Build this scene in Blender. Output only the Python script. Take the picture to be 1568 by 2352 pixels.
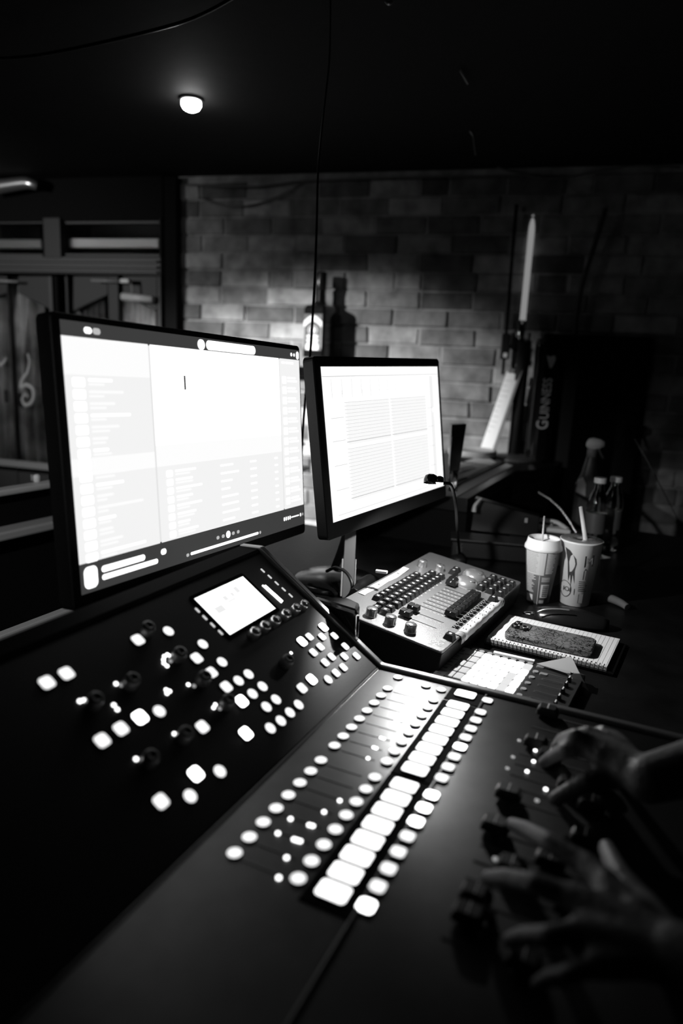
import bpy, bmesh, math, random
from mathutils import Vector, Matrix
random.seed(7)
for o in list(bpy.data.objects): bpy.data.objects.remove(o)
scn = bpy.context.scene
C = scn.collection
R = math.radians

# ---------------------------------------------------------------- camera
FPX = 1593.3; PITCH = R(12.386); ROLL = R(2.706); YAW = R(15.431); CAMZ = 1.45
fw = Vector((-math.sin(YAW)*math.cos(PITCH), math.cos(YAW)*math.cos(PITCH), -math.sin(PITCH)))
rt0 = Vector((math.cos(YAW), math.sin(YAW), 0)); up0 = rt0.cross(fw)
rt = math.cos(ROLL)*rt0 + math.sin(ROLL)*up0
up = -math.sin(ROLL)*rt0 + math.cos(ROLL)*up0
EYE = Vector((0, 0, CAMZ))
cd = bpy.data.cameras.new('camera'); cam = bpy.data.objects.new('camera', cd); C.objects.link(cam)
M = Matrix.Identity(4)
for i in range(3): M[i][0] = rt[i]; M[i][1] = up[i]; M[i][2] = -fw[i]; M[i][3] = EYE[i]
cam.matrix_world = M
cd.sensor_fit = 'VERTICAL'; cd.sensor_height = 36; cd.lens = FPX/2352*36
cd.clip_start = .02
cd.dof.use_dof = True; cd.dof.focus_distance = 1.22; cd.dof.aperture_fstop = 2.1
scn.camera = cam
# ---------------------------------------------------------------- world + view
w = bpy.data.worlds.new('world'); scn.world = w; w.use_nodes = True
w.node_tree.nodes['Background'].inputs[0].default_value = (.5, .5, .5, 1)
w.node_tree.nodes['Background'].inputs[1].default_value = 0.0
scn.view_settings.view_transform = 'Standard'; scn.view_settings.look = 'None'
scn.view_settings.exposure = 0; scn.view_settings.gamma = 1; scn.view_settings.use_curve_mapping = False

def ray(x, y): return fw + rt*((x-784)/FPX) - up*((y-1176)/FPX)
def PZ(x, y, z): d = ray(x, y); return EYE + d*((z-CAMZ)/d.z)
def PY(x, y, yy): d = ray(x, y); return EYE + d*(yy/d.y)
def PD(x, y, t): return EYE + ray(x, y)*t

def spot(name, loc, target, power, size, angle, blend=.5):
    l = bpy.data.lights.new(name, 'SPOT'); l.energy = power; l.shadow_soft_size = size
    l.spot_size = R(angle); l.spot_blend = blend
    o = bpy.data.objects.new(name, l); C.objects.link(o); o.location = loc
    o.rotation_euler = (Vector(target)-Vector(loc)).to_track_quat('-Z', 'Y').to_euler(); return o
def point(name, loc, power, size):
    l = bpy.data.lights.new(name, 'POINT'); l.energy = power; l.shadow_soft_size = size
    o = bpy.data.objects.new(name, l); C.objects.link(o); o.location = loc; return o
WALLY = 2.99
CEIL = PY(700, 398, WALLY).z
for tx, pw in ((-1.35, 360), (-.8, 620)):
    spot('bar_spotlight', (-2.35, 1.0, 2.1), (tx, WALLY, .98), pw, .03, 38, 1)
DOOR_FILL = spot('door_fill_spot', (-3.1, .3, 1.9), (-2.35, 2.95, 1.5), 130, .05, 48, 1)  # unseen fill lamp, added to brighten the doors and transom
RAIL_FILL = spot('rail_fill_spot', (-.6, -1.3, 2.1), (-1.15, 1.2, 1.05), 110, .04, 30, 1)  # unseen fill lamp, added behind the camera to brighten the bar ledges
DESKLAMP_P = 6.3

# ---------------------------------------------------------------- materials
def mat(name, v, rough=.5, metal=0, spec=.5, bump=0, bscale=200, var=0, vscale=8, trans=0, coat=0, alpha=1):
    m = bpy.data.materials.new(name); m.use_nodes = True; n = m.node_tree; b = n.nodes['Principled BSDF']
    b.inputs['Base Color'].default_value = (v, v, v, 1)
    b.inputs['Roughness'].default_value = rough; b.inputs['Metallic'].default_value = metal
    b.inputs['Specular IOR Level'].default_value = spec
    b.inputs['Transmission Weight'].default_value = trans; b.inputs['Coat Weight'].default_value = coat
    b.inputs['Alpha'].default_value = alpha
    if bump or var:
        tc = n.nodes.new('ShaderNodeTexCoord')
    if bump:
        t = n.nodes.new('ShaderNodeTexNoise'); t.inputs['Scale'].default_value = bscale
        n.links.new(tc.outputs['Object'], t.inputs['Vector'])
        bp = n.nodes.new('ShaderNodeBump'); bp.inputs['Strength'].default_value = bump; bp.inputs['Distance'].default_value = .002
        n.links.new(t.outputs['Fac'], bp.inputs['Height']); n.links.new(bp.outputs['Normal'], b.inputs['Normal'])
    if var:
        t = n.nodes.new('ShaderNodeTexNoise'); t.inputs['Scale'].default_value = vscale; t.inputs['Detail'].default_value = 6
        n.links.new(tc.outputs['Object'], t.inputs['Vector'])
        r = n.nodes.new('ShaderNodeMapRange'); r.inputs['From Min'].default_value = .3; r.inputs['From Max'].default_value = .7
        r.inputs['To Min'].default_value = v*(1-var); r.inputs['To Max'].default_value = v*(1+var)
        n.links.new(t.outputs['Fac'], r.inputs['Value']); n.links.new(r.outputs['Result'], b.inputs['Base Color'])
    return m
def emi(name, s, v=1):
    m = bpy.data.materials.new(name); m.use_nodes = True; n = m.node_tree; b = n.nodes['Principled BSDF']
    b.inputs['Base Color'].default_value = (.02, .02, .02, 1); b.inputs['Roughness'].default_value = .4
    b.inputs['Emission Color'].default_value = (v, v, v, 1); b.inputs['Emission Strength'].default_value = s
    return m
BLACK = mat('black_plastic', .008, .5, spec=.3, bump=.1)
GLOSSB = mat('gloss_black', .006, .16)
MATTEB = mat('matte_black', .006, .9, spec=.1)
CONSOLE = mat('console_paint', .09, .36, metal=1, bump=.05, bscale=900, var=.1, vscale=30)
CHEEK = mat('console_cheek', .3, .38, metal=.95, bump=.05, bscale=300)
DESKP = mat('silver_paint', .26, .42, metal=.55, bump=.35, bscale=700)
DESKSIDE = mat('dark_casing', .006, .5, spec=.3, bump=.1)
KEYM = mat('key_plastic', .014, .3)
KEYTOP = mat('key_legend', .55, .3)
CAPM = mat('fader_black', .008, .5, spec=.3)
WHITE = mat('white_print', .8, .5)
PRINT = mat('pale_print', .55, .6)
TAPE = mat('white_tape', .82, .6, bump=.4, bscale=60)
INK = mat('ink', .03, .6)
PENCIL = mat('faint_ink', .45, .7)
CHROME = mat('chrome', .8, .12, metal=1)
KNOBM = mat('knob_silver', .62, .22, metal=.85)
PAPER = mat('paper', .82, .8, bump=.1, bscale=40)
CARD = mat('card_grey', .4, .8, bump=.1, bscale=40)
GREYP = mat('grey_plastic', .28, .45)
PALEP = mat('pale_plastic', .6, .45)
GLASS = mat('clear_glass', .9, .03, trans=1)
PET = mat('clear_plastic', .95, .05, trans=1)
SKIN = mat('skin', .09, .5, bump=.5, bscale=180, var=.15, vscale=40)
SHIRT = mat('dark_shirt', .01, .9, spec=.1, bump=.3, bscale=300)
HAIR = mat('dark_hair', .01, .7, bump=.8, bscale=90)
E_KEY = emi('display_key_light', 2.2); E_RND = emi('button_light', 1.2); E_ON = emi('button_lit_bright', 4.5)
E_LED_GLINT = emi('led_and_glint_light', 3.5); E_DIM = emi('led_and_glint_dim', .35); E_MID = emi('led_mid', .7)

# ---------------------------------------------------------------- mesh helpers
def new(): return bmesh.new()
def box(bm, c, s, mi=0, rot=None):
    c = Vector(c); vs = []
    for dx in (-.5, .5):
        for dy in (-.5, .5):
            for dz in (-.5, .5):
                p = Vector((dx*s[0], dy*s[1], dz*s[2]))
                if rot: p = rot @ p
                vs.append(bm.verts.new(c+p))
    for f in ((0,1,3,2),(4,6,7,5),(0,4,5,1),(2,3,7,6),(0,2,6,4),(1,5,7,3)):
        bm.faces.new([vs[i] for i in f]).material_index = mi
    return bm
def loft(bm, rings, cap=True, mi=0, closed=True, smooth=False):
    L = [[bm.verts.new(p) for p in r] for r in rings]; n = len(L[0])
    for a, b in zip(L, L[1:]):
        for i in range(n if closed else n-1):
            j = (i+1) % n
            f = bm.faces.new((a[i], a[j], b[j], b[i])); f.material_index = mi; f.smooth = smooth
    if cap:
        bm.faces.new(L[0][::-1]).material_index = mi; bm.faces.new(L[-1]).material_index = mi
    return L
def rrect(w, d, r, seg=4):
    r = min(r, w/2-1e-5, d/2-1e-5); out = []
    for cx, cy, a in ((w/2-r, d/2-r, 0), (-w/2+r, d/2-r, 90), (-w/2+r, -d/2+r, 180), (w/2-r, -d/2+r, 270)):
        for k in range(seg+1):
            t = R(a+90*k/seg); out.append((cx+r*math.cos(t), cy+r*math.sin(t)))
    return out
def slab(bm, levels, cx=0, cy=0, mi=0, seg=4, top=None):
    L = loft(bm, [[(cx+x, cy+y, z) for x, y in rrect(w, d, r, seg)] for z, w, d, r in levels], mi=mi)
    if top is not None:
        bm.faces.ensure_lookup_table(); bm.faces[-1].material_index = top
    return bm
def lathe(bm, prof, seg=32, c=(0,0,0), mi=0, cap=True, flute=None):
    rings = []
    for r, z in prof:
        ring = []
        for i in range(seg):
            a = 2*math.pi*i/seg; rr = r*(flute(a) if flute else 1)
            ring.append((c[0]+rr*math.cos(a), c[1]+rr*math.sin(a), c[2]+z))
        rings.append(ring)
    return loft(bm, rings, cap, mi, smooth=True)
def tube(bm, pts, r, seg=8, mi=0, sub=6, smooth=True):
    P = [Vector(p) for p in pts]
    if smooth and len(P) > 2:
        Q = []
        for i in range(len(P)-1):
            p0 = P[max(i-1, 0)]; p1 = P[i]; p2 = P[i+1]; p3 = P[min(i+2, len(P)-1)]
            for k in range(sub):
                t = k/sub
                Q.append(.5*((2*p1)+(p2-p0)*t+(2*p0-5*p1+4*p2-p3)*t*t+(3*p1-p0-3*p2+p3)*t**3))
        Q.append(P[-1]); P = Q
    rings = []; n = None
    for i, p in enumerate(P):
        d = (P[min(i+1, len(P)-1)]-P[max(i-1, 0)]).normalized()
        if n is None: n = d.orthogonal().normalized()
        n = (n-d*n.dot(d)).normalized(); b = d.cross(n)
        rr = r(i/(len(P)-1)) if callable(r) else r
        rings.append([p+n*rr*math.cos(2*math.pi*k/seg)+b*rr*math.sin(2*math.pi*k/seg) for k in range(seg)])
    loft(bm, rings, True, mi, smooth=True); return bm
def prism(bm, poly, z0, z1, mi=0): loft(bm, [[(x, y, z0) for x, y in poly], [(x, y, z1) for x, y in poly]], mi=mi); return bm
def profx(bm, prof, x0, x1, mi=0): loft(bm, [[(x0, y, z) for y, z in prof], [(x1, y, z) for y, z in prof]], mi=mi); return bm
def quad(bm, pts, mi=0): bm.faces.new([bm.verts.new(p) for p in pts]).material_index = mi
def obj(name, bm, m, parent=None, bev=0, smooth=False, loc=None):
    bmesh.ops.recalc_face_normals(bm, faces=bm.faces)
    me = bpy.data.meshes.new(name); bm.to_mesh(me); bm.free()
    for mm in (m if isinstance(m, (list, tuple)) else [m]): me.materials.append(mm)
    if smooth:
        for p in me.polygons: p.use_smooth = True
    o = bpy.data.objects.new(name, me); C.objects.link(o)
    if parent: o.parent = parent
    if loc is not None: o.location = loc
    if bev:
        b = o.modifiers.new('bevel', 'BEVEL'); b.width = bev; b.segments = 2; b.limit_method = 'ANGLE'
    return o
def tag(o, label, cat, group=None):
    o['label'] = label; o['category'] = cat
    if group: o['group'] = group
    return o
def struct(o): o['kind'] = 'structure'; return o
def frame(org, xd, yd):
    x = Vector(xd).normalized(); y = Vector(yd); y = (y-x*y.dot(x)).normalized(); z = x.cross(y)
    m = Matrix.Identity(4)
    for i in range(3): m[i][0] = x[i]; m[i][1] = y[i]; m[i][2] = z[i]; m[i][3] = org[i]
    return m
def thing(name, label, cat, M, group=None):
    o = bpy.data.objects.new(name, None); C.objects.link(o); o.empty_display_size = .05
    o.matrix_world = M if isinstance(M, Matrix) else Matrix.Translation(Vector(M))
    return tag(o, label, cat, group)
class Fr:                                   # a local frame: a photograph point traced onto a real plane of it
    def __init__(s, M): s.M = M; s.I = M.inverted()
    def px(s, x, y, h=0):
        o = s.I @ EYE; d = s.I.to_3x3() @ ray(x, y); t = (h-o.z)/d.z
        return o+d*t
    def w(s, p): return s.M @ Vector(p)
def az(deg): a = R(deg)+YAW; return Vector((math.cos(a), math.sin(a), 0))
def copy(o, parent=None, loc=None, name=None):
    c = o.copy(); C.objects.link(c)
    if parent is not None: c.parent = parent
    if loc is not None: c.location = loc
    for ch in o.children: copy(ch, c)
    return c
def text(name, body, size, parent, Mloc, m, ext=.0002, bold=0, sx=1):
    cu = bpy.data.curves.new(name, 'FONT'); cu.body = body; cu.size = size; cu.extrude = ext; cu.align_x = 'CENTER'; cu.align_y = 'CENTER'; cu.offset = bold
    t = bpy.data.objects.new(name, cu); C.objects.link(t)
    me = bpy.data.meshes.new_from_object(t.evaluated_get(bpy.context.evaluated_depsgraph_get())); bpy.data.objects.remove(t)
    me.name = name; me.materials.clear(); me.materials.append(m)
    me.transform(Matrix.Diagonal((sx, 1, 1, 1)))
    o = bpy.data.objects.new(name, me); C.objects.link(o); o.parent = parent; o.matrix_local = Mloc
    return o
def rectpose(S, width):
    r = [ray(*q) for q in S]
    A = Matrix((r[0], -r[1], r[2])).transposed(); k = A.inverted() @ r[3]
    P = [r[0]*k[0], r[1]*k[1], r[2]*k[2], r[3]]
    ex = (P[1]-P[0]+P[2]-P[3])/2; ez = (P[0]-P[3]+P[1]-P[2])/2
    s = width/ex.length; c = sum(P, Vector())/4*s+EYE
    n = ex.cross(ez).normalized(); ez = (ez-ex*(ez.dot(ex)/ex.length_squared))
    return frame(c, ex, ez), width, ez.length*s          # local x across, y up, z towards the viewer

# ================================================================= room shell
XL, XR, YF = -3.4, 2.4, -1.8
WALLB = mat('dark_wall', .03, .8, bump=.3, bscale=30)
CEILM = mat('ceiling_black', .012, .8, spec=.15, bump=.3, bscale=25)
FLOORM = mat('floor_dark', .03, .6, bump=.2, bscale=20, var=.3)
struct(obj('floor', box(new(), ((XL+XR)/2, (YF+3.2)/2, -.05), (XR-XL+.4, 3.2-YF+.4, .1)), FLOORM))
struct(obj('ceiling', box(new(), ((XL+XR)/2, (YF+3.2)/2, CEIL+.05), (XR-XL+.4, 3.2-YF+.4, .1)), CEILM))
struct(obj('wall_left', box(new(), (XL-.05, (YF+3.2)/2, CEIL/2), (.1, 3.2-YF, CEIL)), WALLB))
struct(obj('wall_right', box(new(), (XR+.05, (YF+3.2)/2, CEIL/2), (.1, 3.2-YF, CEIL)), WALLB))
struct(obj('wall_front', box(new(), ((XL+XR)/2, YF-.05, CEIL/2), (XR-XL, .1, CEIL)), WALLB))

# brick wall: every brick modelled, own colour and relief
BX0 = PY(410, 600, WALLY).x
def brick_wall():
    bm = new(); lay = bm.loops.layers.float_color.new('brick')
    mortar_v = .3
    def addbox(x0, x1, z0, z1, y0, y1, col, j=.0):
        pts = [(x0, z0), (x1, z0), (x1, z1), (x0, z1)]
        if j: pts = [(a+random.uniform(-j, j), b+random.uniform(-j, j)*.7) for a, b in pts]
        # rounded arris: back outline and a slightly smaller face
        c = .0035
        cx = (x0+x1)/2; cz = (z0+z1)/2
        back = [bm.verts.new((a, y1, b)) for a, b in pts]
        mid = [bm.verts.new((a, y0+c, b)) for a, b in pts]
        fr = [bm.verts.new((a+(c if a < cx else -c), y0+random.uniform(-.0015, .0015), b+(c if b < cz else -c))) for a, b in pts]
        fs = []
        for A, B in ((back, mid), (mid, fr)):
            for i in range(4):
                fs.append(bm.faces.new((A[i], A[(i+1) % 4], B[(i+1) % 4], B[i])))
        fs.append(bm.faces.new(fr))
        for f in fs:
            for l in f.loops: l[lay] = (col, col, col, 1)
    H = .0735; row = 0; z = .42
    while z < CEIL-.03:
        x = BX0 - (0 if row % 2 else .11) ; k = 0
        proud = 0
        while x < XR:
            L = (.222 if not (row % 5 == 3) or k % 3 else .108)+random.uniform(-.012, .012)
            x0 = max(x+.004, BX0); x1 = min(x+L-.005, XR)
            if x1-x0 > .02:
                c = random.choice((.12, .16, .2, .24, .3, .36))*random.uniform(.85, 1.15)
                addbox(x0, x1, z+.004, z+H-.004, WALLY-random.uniform(-.003, .008)-proud, WALLY+.02, c, .0025)
            x += L; k += 1
        z += H; row += 1
    x0, x1 = BX0, XR
    fs = [bm.faces.new([bm.verts.new(p) for p in ((x0, WALLY+.005, 0), (x1, WALLY+.005, 0), (x1, WALLY+.005, CEIL), (x0, WALLY+.005, CEIL))])]
    for f in fs:
        for l in f.loops: l[lay] = (mortar_v,)*3+(1,)
    m = mat('brick', .2, .85, spec=.2, bump=.9, bscale=60)
    n = m.node_tree; b = n.nodes['Principled BSDF']
    at = n.nodes.new('ShaderNodeAttribute'); at.attribute_name = 'brick'
    tc = n.nodes.new('ShaderNodeTexCoord'); t = n.nodes.new('ShaderNodeTexNoise'); t.inputs['Scale'].default_value = 14; t.inputs['Detail'].default_value = 8
    n.links.new(tc.outputs['Object'], t.inputs['Vector'])
    r = n.nodes.new('ShaderNodeMapRange'); r.inputs['From Min'].default_value = .3; r.inputs['From Max'].default_value = .75; r.inputs['To Min'].default_value = .6; r.inputs['To Max'].default_value = 1.5
    n.links.new(t.outputs['Fac'], r.inputs['Value'])
    mx = n.nodes.new('ShaderNodeVectorMath'); mx.operation = 'MULTIPLY'
    n.links.new(at.outputs['Color'], mx.inputs[0]); n.links.new(r.outputs['Result'], mx.inputs[1]); n.links.new(mx.outputs[0], b.inputs['Base Color'])
    struct(obj('wall_back', bm, m))
brick_wall()
bm = new(); box(bm, ((XL+XR)/2, 3.14, CEIL/2), (XR-XL, .08, CEIL)); struct(obj('wall_behind', bm, MATTEB))

# doors and transom at the left of the back wall
DW = mat('door_paint', .035, .55, bump=.1, bscale=30)
DARKW = mat('door_dark', .01, .6)
DRAPE = mat('drape', .22, .8, var=.8, vscale=6)
PALEB = mat('pale_board', .9, .6, bump=.2)
def wy(x, y, yy=WALLY): p = PY(x, y, yy); return p.x, p.z
def wbox(name, x0, y0, x1, y1, yy, dep, m, parent=None, bev=.002):
    a = wy(x0, y0, yy); b = wy(x1, y1, yy); bm = new()
    box(bm, ((a[0]+b[0])/2, yy+dep/2, (a[1]+b[1])/2), (abs(b[0]-a[0]), dep, abs(b[1]-a[1])))
    return obj(name, bm, m, parent, bev)
struct(wbox('trim_1', 376, 405, 409, 1500, WALLY-.05, .09, MATTEB))
struct(wbox('trim_2', -40, 588, 374, 632, WALLY-.03, .07, DW))
struct(wbox('trim_3', -300, 420, 374, 506, WALLY-.02, .05, mat('wall_panel', .006, .9, spec=.1)))
struct(wbox('trim_4', 366, 500, 377, 1500, WALLY-.04, .08, DW))
struct(wbox('trim_5', 98, 500, 140, 592, WALLY-.035, .08, DARKW))
ledge = new()
for yy, dz in ((600, .006), (612, .004), (622, .006)):
    a = wy(-40, yy); b = wy(372, yy+4); box(ledge, ((a[0]+b[0])/2, WALLY-.035, a[1]), (abs(b[0]-a[0]), .02, .012))
struct(obj('trim_6', ledge, DW, bev=.002))
for i, (x0, x1) in enumerate(((-40, 98), (140, 366))):
    t = struct(bpy.data.objects.new('window_%d' % (i+1), None)); C.objects.link(t)
    wbox('glass_pane', x0, 505, x1, 590, WALLY+.005, .004, GLASS, t, 0)
    wbox('window_frame', x0, 505, x1, 513, WALLY-.005, .03, DW, t)
    wbox('window_sill', x0, 582, x1, 590, WALLY-.01, .03, DW, t)
# pale roller box seen through the transom
o = wbox('pale_rail', 140, 548, 363, 569, WALLY+.03, .03, PALEB); tag(o, 'pale horizontal board behind the right transom window', 'board')
o = wbox('pale_rail', -40, 550, 96, 570, WALLY+.03, .03, GREYP); tag(o, 'grey horizontal board behind the left transom window', 'board')
def leaf(idx, xa, xm0, xm1, xb, ytopo, ytopi, ml, group=None):
    """a glazed door leaf: two panes with sloping tops either side of a middle stile"""
    root = bpy.data.objects.new('door_%d' % idx, None); C.objects.link(root); struct(root)
    D = WALLY-.012
    yb = 1066
    def pane(x0, x1, yl, yr, nm):
        P = [wy(x0, yl, D), wy(x1, yr, D), wy(x1, yb, D), wy(x0, yb-6, D)]
        bm = new(); loft(bm, [[(a, D+.01, b) for a, b in P], [(a, D+.014, b) for a, b in P]]); obj('glass_pane', bm, GLASS, root)
        # head board filling the slope above the pane
        T = [wy(x0, 634, D), wy(x1, 634, D), P[1], P[0]]
        bm = new(); loft(bm, [[(a, D, b) for a, b in T], [(a, D+.03, b) for a, b in T]]); obj('head_panel', bm, DARKW, root, .002)
    pane(xa, xm0, ytopo, ytopi, 0); pane(xm1, xb, ytopi, ytopo, 1)
    wbox('stile', xm0, 634, xm1, 1150, D-.012, .04, ml, root)
    wbox('stile', xa-14, 634, xa, 1150, D-.012, .04, ml, root)
    wbox('stile', xb, 634, xb+14, 1150, D-.012, .04, ml, root)
    wbox('lower_panel', xa-14, yb, xb+14, 1500, D-.006, .035, DW, root)
    wbox('bottom_bead', xa, yb-8, xb, yb, D-.016, .02, GREYP, root)
    return root
d1 = leaf(1, -110, 15, 42, 118, 712, 673, DW)
d2 = leaf(2, 168, 247, 282, 360, 714, 677, DARKW)
wbox('door_handle', 9, 895, 16, 925, WALLY-.05, .02, CHROME, d1)
struct(wbox('trim_7', 131, 634, 154, 1400, WALLY-.04, .05, MATTEB))
# drapes behind the glass
def drape(label, x0, x1, y0, y1, m, n):
    a = wy(x0, y0, WALLY+.03); b = wy(x1, y1, WALLY+.03); bm = new(); top = []; bot = []
    for i in range(n*6+1):
        t = i/(n*6); x = a[0]+(b[0]-a[0])*t; y = WALLY+.04+.012*math.sin(t*n*2*math.pi)+.004*math.sin(t*n*5.3)
        top.append((x, y, a[1])); bot.append((x, y-.004*math.cos(t*9), b[1]))
    loft(bm, [top, bot], cap=False, closed=False, smooth=True)
    so = obj('drape', bm, m); mo = so.modifiers.new('thickness', 'SOLIDIFY'); mo.thickness = .003
    tag(so, label, 'curtain'); return so
drape('dark drape hanging behind the glass of the left door leaf', -110, 118, 640, 1066, DRAPE, 9)
drape('mid grey drape behind the left pane of the right door leaf', 168, 250, 660, 1066, DRAPE, 5)
drape('bright pale drape behind the narrow pane at the door frame', 280, 362, 660, 1066, mat('drape_pale', .9, .8, var=.3, vscale=20), 6)
# roller blind tube, closers
def wtube(name, p0, p1, yy, r, m, parent=None):
    a = PY(*p0, yy); b = PY(*p1, yy); return obj(name, tube(new(), [a, b], r, 16), m, parent, smooth=False)
t = wtube('blind_tube', (281, 681), (352, 688), WALLY-.045, .0165, PALEP); tag(t, 'short pale roller tube across the top of the door pane nearest the brickwork', 'tube')
for lab, xa, xb, hb in (('silver door closer arm above the right door leaf', 210, 274, 1), ('grey door closer arm at the photo left edge above the left door leaf', -30, 42, 0)):
    a = PY(xa, 644, WALLY-.06); t = thing('door_closer', lab, 'door closer', a)
    b = PY(xb, 647, WALLY-.06)-a
    obj('arm', tube(new(), [(0, 0, 0), b], .0055, 8), GREYP, t)
    if hb:
        c = PY(289, 646, WALLY-.06)-a; bm = new(); box(bm, c, (.045, .03, .018)); obj('closer_body', bm, PALEP, t, .003)
        d = PY(303, 658, WALLY-.055)-a; obj('bracket', tube(new(), [c+Vector((.02, 0, 0)), d, d+Vector((0, 0, -.05))], .004, 8), GREYP, t)
# scroll ornament on the glass
def scroll(label, pts, r):
    P = [PY(x, y, WALLY-.022) for x, y in pts]
    o = obj('glass_ornament', tube(new(), P, lambda t: r*(.35+.9*math.sin(math.pi*min(1, t*.9+.08))), 8), mat('frosted_grey', .38, .6)); tag(o, label, 'ornament')
scroll('pale curling seahorse-like scroll ornament on the left door glass', [(64, 812), (69, 832), (64, 856), (53, 872), (50, 890), (62, 884), (76, 892), (79, 910), (72, 926), (58, 930), (52, 916), (58, 906), (66, 912)], .0095)
scroll('small pale curl on the door glass cut by the photo left edge', [(-10, 820), (2, 838), (12, 828), (14, 820)], .007)

# ================================================================= ceiling things
def ceil_pt(x, y, dz=0): return PZ(x, y, CEIL-dz)
p = ceil_pt(439, 226)
t = thing('ceiling_light', 'small bright round downlight glowing on the black ceiling', 'ceiling light', p)
bm = new(); lathe(bm, [(.036, 0), (.038, -.004), (.034, -.008), (.026, -.008), (.024, -.002)], 32); obj('bezel', bm, DARKW, t)
bm = new(); lathe(bm, [(.024, .0), (.03, -.01), (.03, -.02), (.024, -.03), (.012, -.036), (.001, -.037)], 32); obj('bulb', bm, emi('bulb_light', 25), t)
l = point('ceiling_light_source', p+Vector((0, 0, -.062)), .3, .02)
bm = new(); t = thing('wall_light', 'elongated bright chrome light fitting above the doors at the photo left edge', 'light fitting', PY(30, 430, WALLY-.1))
obj('casing', tube(bm, [(-.14, 0, .0), (-.05, 0, .006), (.06, 0, .016), (.1, 0, .012), (.125, .01, .004)], lambda s: .034*(1-.45*s), 20), mat('fitting_chrome', .7, .3, metal=.9), t)
bm = new(); box(bm, (0, .06, .02), (.2, .05, .03)); obj('mount', bm, MATTEB, t, .004)
bm = new(); tube(bm, [(-.14, -.02, -.006), (-.085, -.032, -.004)], .012, 12); obj('lamp_lens', bm, emi('wall_lamp_light', 1.6), t)
CABLE = mat('black_cable', .012, .35)
def cable(name, label, pts, r, m=CABLE, cat='cable', group=None):
    o = obj(name, tube(new(), pts, r, 8), m); tag(o, label, cat, group); return o
cable('ceiling_cable', 'black cable sagging below the ceiling in the top left corner', [ceil_pt(-60, 134, .02), ceil_pt(60, 130, .05), ceil_pt(200, 105, .06), ceil_pt(380, 62, .05), ceil_pt(470, 30, .03), ceil_pt(560, -20, .02)], .004)
mp = PD(700, 860, 1.52)
cable('hanging_cable', 'thin black cable hanging from the ceiling down behind the smaller monitor', [PD(759, -60, 1.5), PD(757, 120, 1.5), PD(744, 250, 1.5), PD(731, 380, 1.5), PD(727, 520, 1.52), PD(722, 650, 1.54), PD(712, 815, 1.56), PD(704, 880, 1.6), PD(694, 1010, 1.6), PD(690, 1140, 1.6)], lambda s: .0016+.0014*min(1, s*1.6))
for lab, pts, r in (('pale thin wire drooping across the top of the brickwork', [(455, 452), (500, 468), (550, 474), (600, 466), (650, 446), (692, 420)], .0035),
                    ('dark wire running straight under the ceiling over the bricks', [(425, 424), (520, 428), (600, 428), (700, 416), (900, 408), (1240, 402)], .004),
                    ('wires bundled under the ceiling above the right end of the wall', [(1140, 384), (1260, 410), (1390, 392), (1460, 380), (1560, 384)], .004)):
    cable('wall_cable', lab, [PY(x, y, WALLY-.025) for x, y in pts], r, mat('wire_grey', .12, .5))
cable('conduit', 'dark thin conduit running down the bricks left of the white tube', [PY(1186, 470, WALLY-.03), PY(1175, 600, WALLY-.03), PY(1166, 720, WALLY-.03), PY(1154, 860, WALLY-.03)], .006, MATTEB, 'pipe')
cable('wall_shadow_curve', 'curved shadow built as a dark tube on the wall right of the tall column', [PY(1390, 480, WALLY-.04), PY(1356, 590, WALLY-.04), PY(1335, 660, WALLY-.04), PY(1322, 740, WALLY-.04), PY(1318, 830, WALLY-.04)], .008, mat('shadow_curve', .03, .5), 'shadow_curve')  # dark tube put where the wall only has a curved shadow
h = cable('ceiling_hook', 'small metal hook and clip hanging from the dark ceiling', [PD(1078, 268, 2.3), PD(1080, 300, 2.3), PD(1086, 312, 2.3), PD(1090, 340, 2.3), PD(1092, 356, 2.3)], .0032, mat('dull_metal', .35, .3, metal=.8), 'hook')
cable('ceiling_clip', 'thin pale clip on the ceiling above the metal hook', [ceil_pt(1057, 162, .01), ceil_pt(1074, 192, .01)], .003, mat('clip_grey', .3, .5), 'clip')
cable('ceiling_eyelet', 'tiny metal eyelet at the top edge of the photo', [ceil_pt(886, 2, .01), ceil_pt(893, 8, .015), ceil_pt(900, 3, .01)], .004, mat('eyelet', .4, .3, metal=.8), 'hook')

# ================================================================= back counter and what stands on it
CT = 1.10
a = PZ(1010, 1130, CT); 
ax = az(65); ay = Vector((-ax.y, ax.x, 0))
M = frame(PZ(1052, 1142, CT), ax, ay)
K = Fr(M)
t = thing('back_counter', 'low black counter against the brick wall behind the smaller monitor', 'counter', M)
CPOLY = [(-.01, -.03), (.6, -.03), (.78, -.13), (1.0, -.13), (1.0, .33), (-.01, .33)]
bm = new()
prism(bm, CPOLY, -.04, 0); obj('counter_top', bm, GLOSSB and mat('counter_black', .004, .35), t, .004)
bm = new(); prism(bm, [(x*.985+.005, y*.985+.001) for x, y in CPOLY], -1.10, -.0401); obj('counter_body', bm, MATTEB, t, .004)
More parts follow.
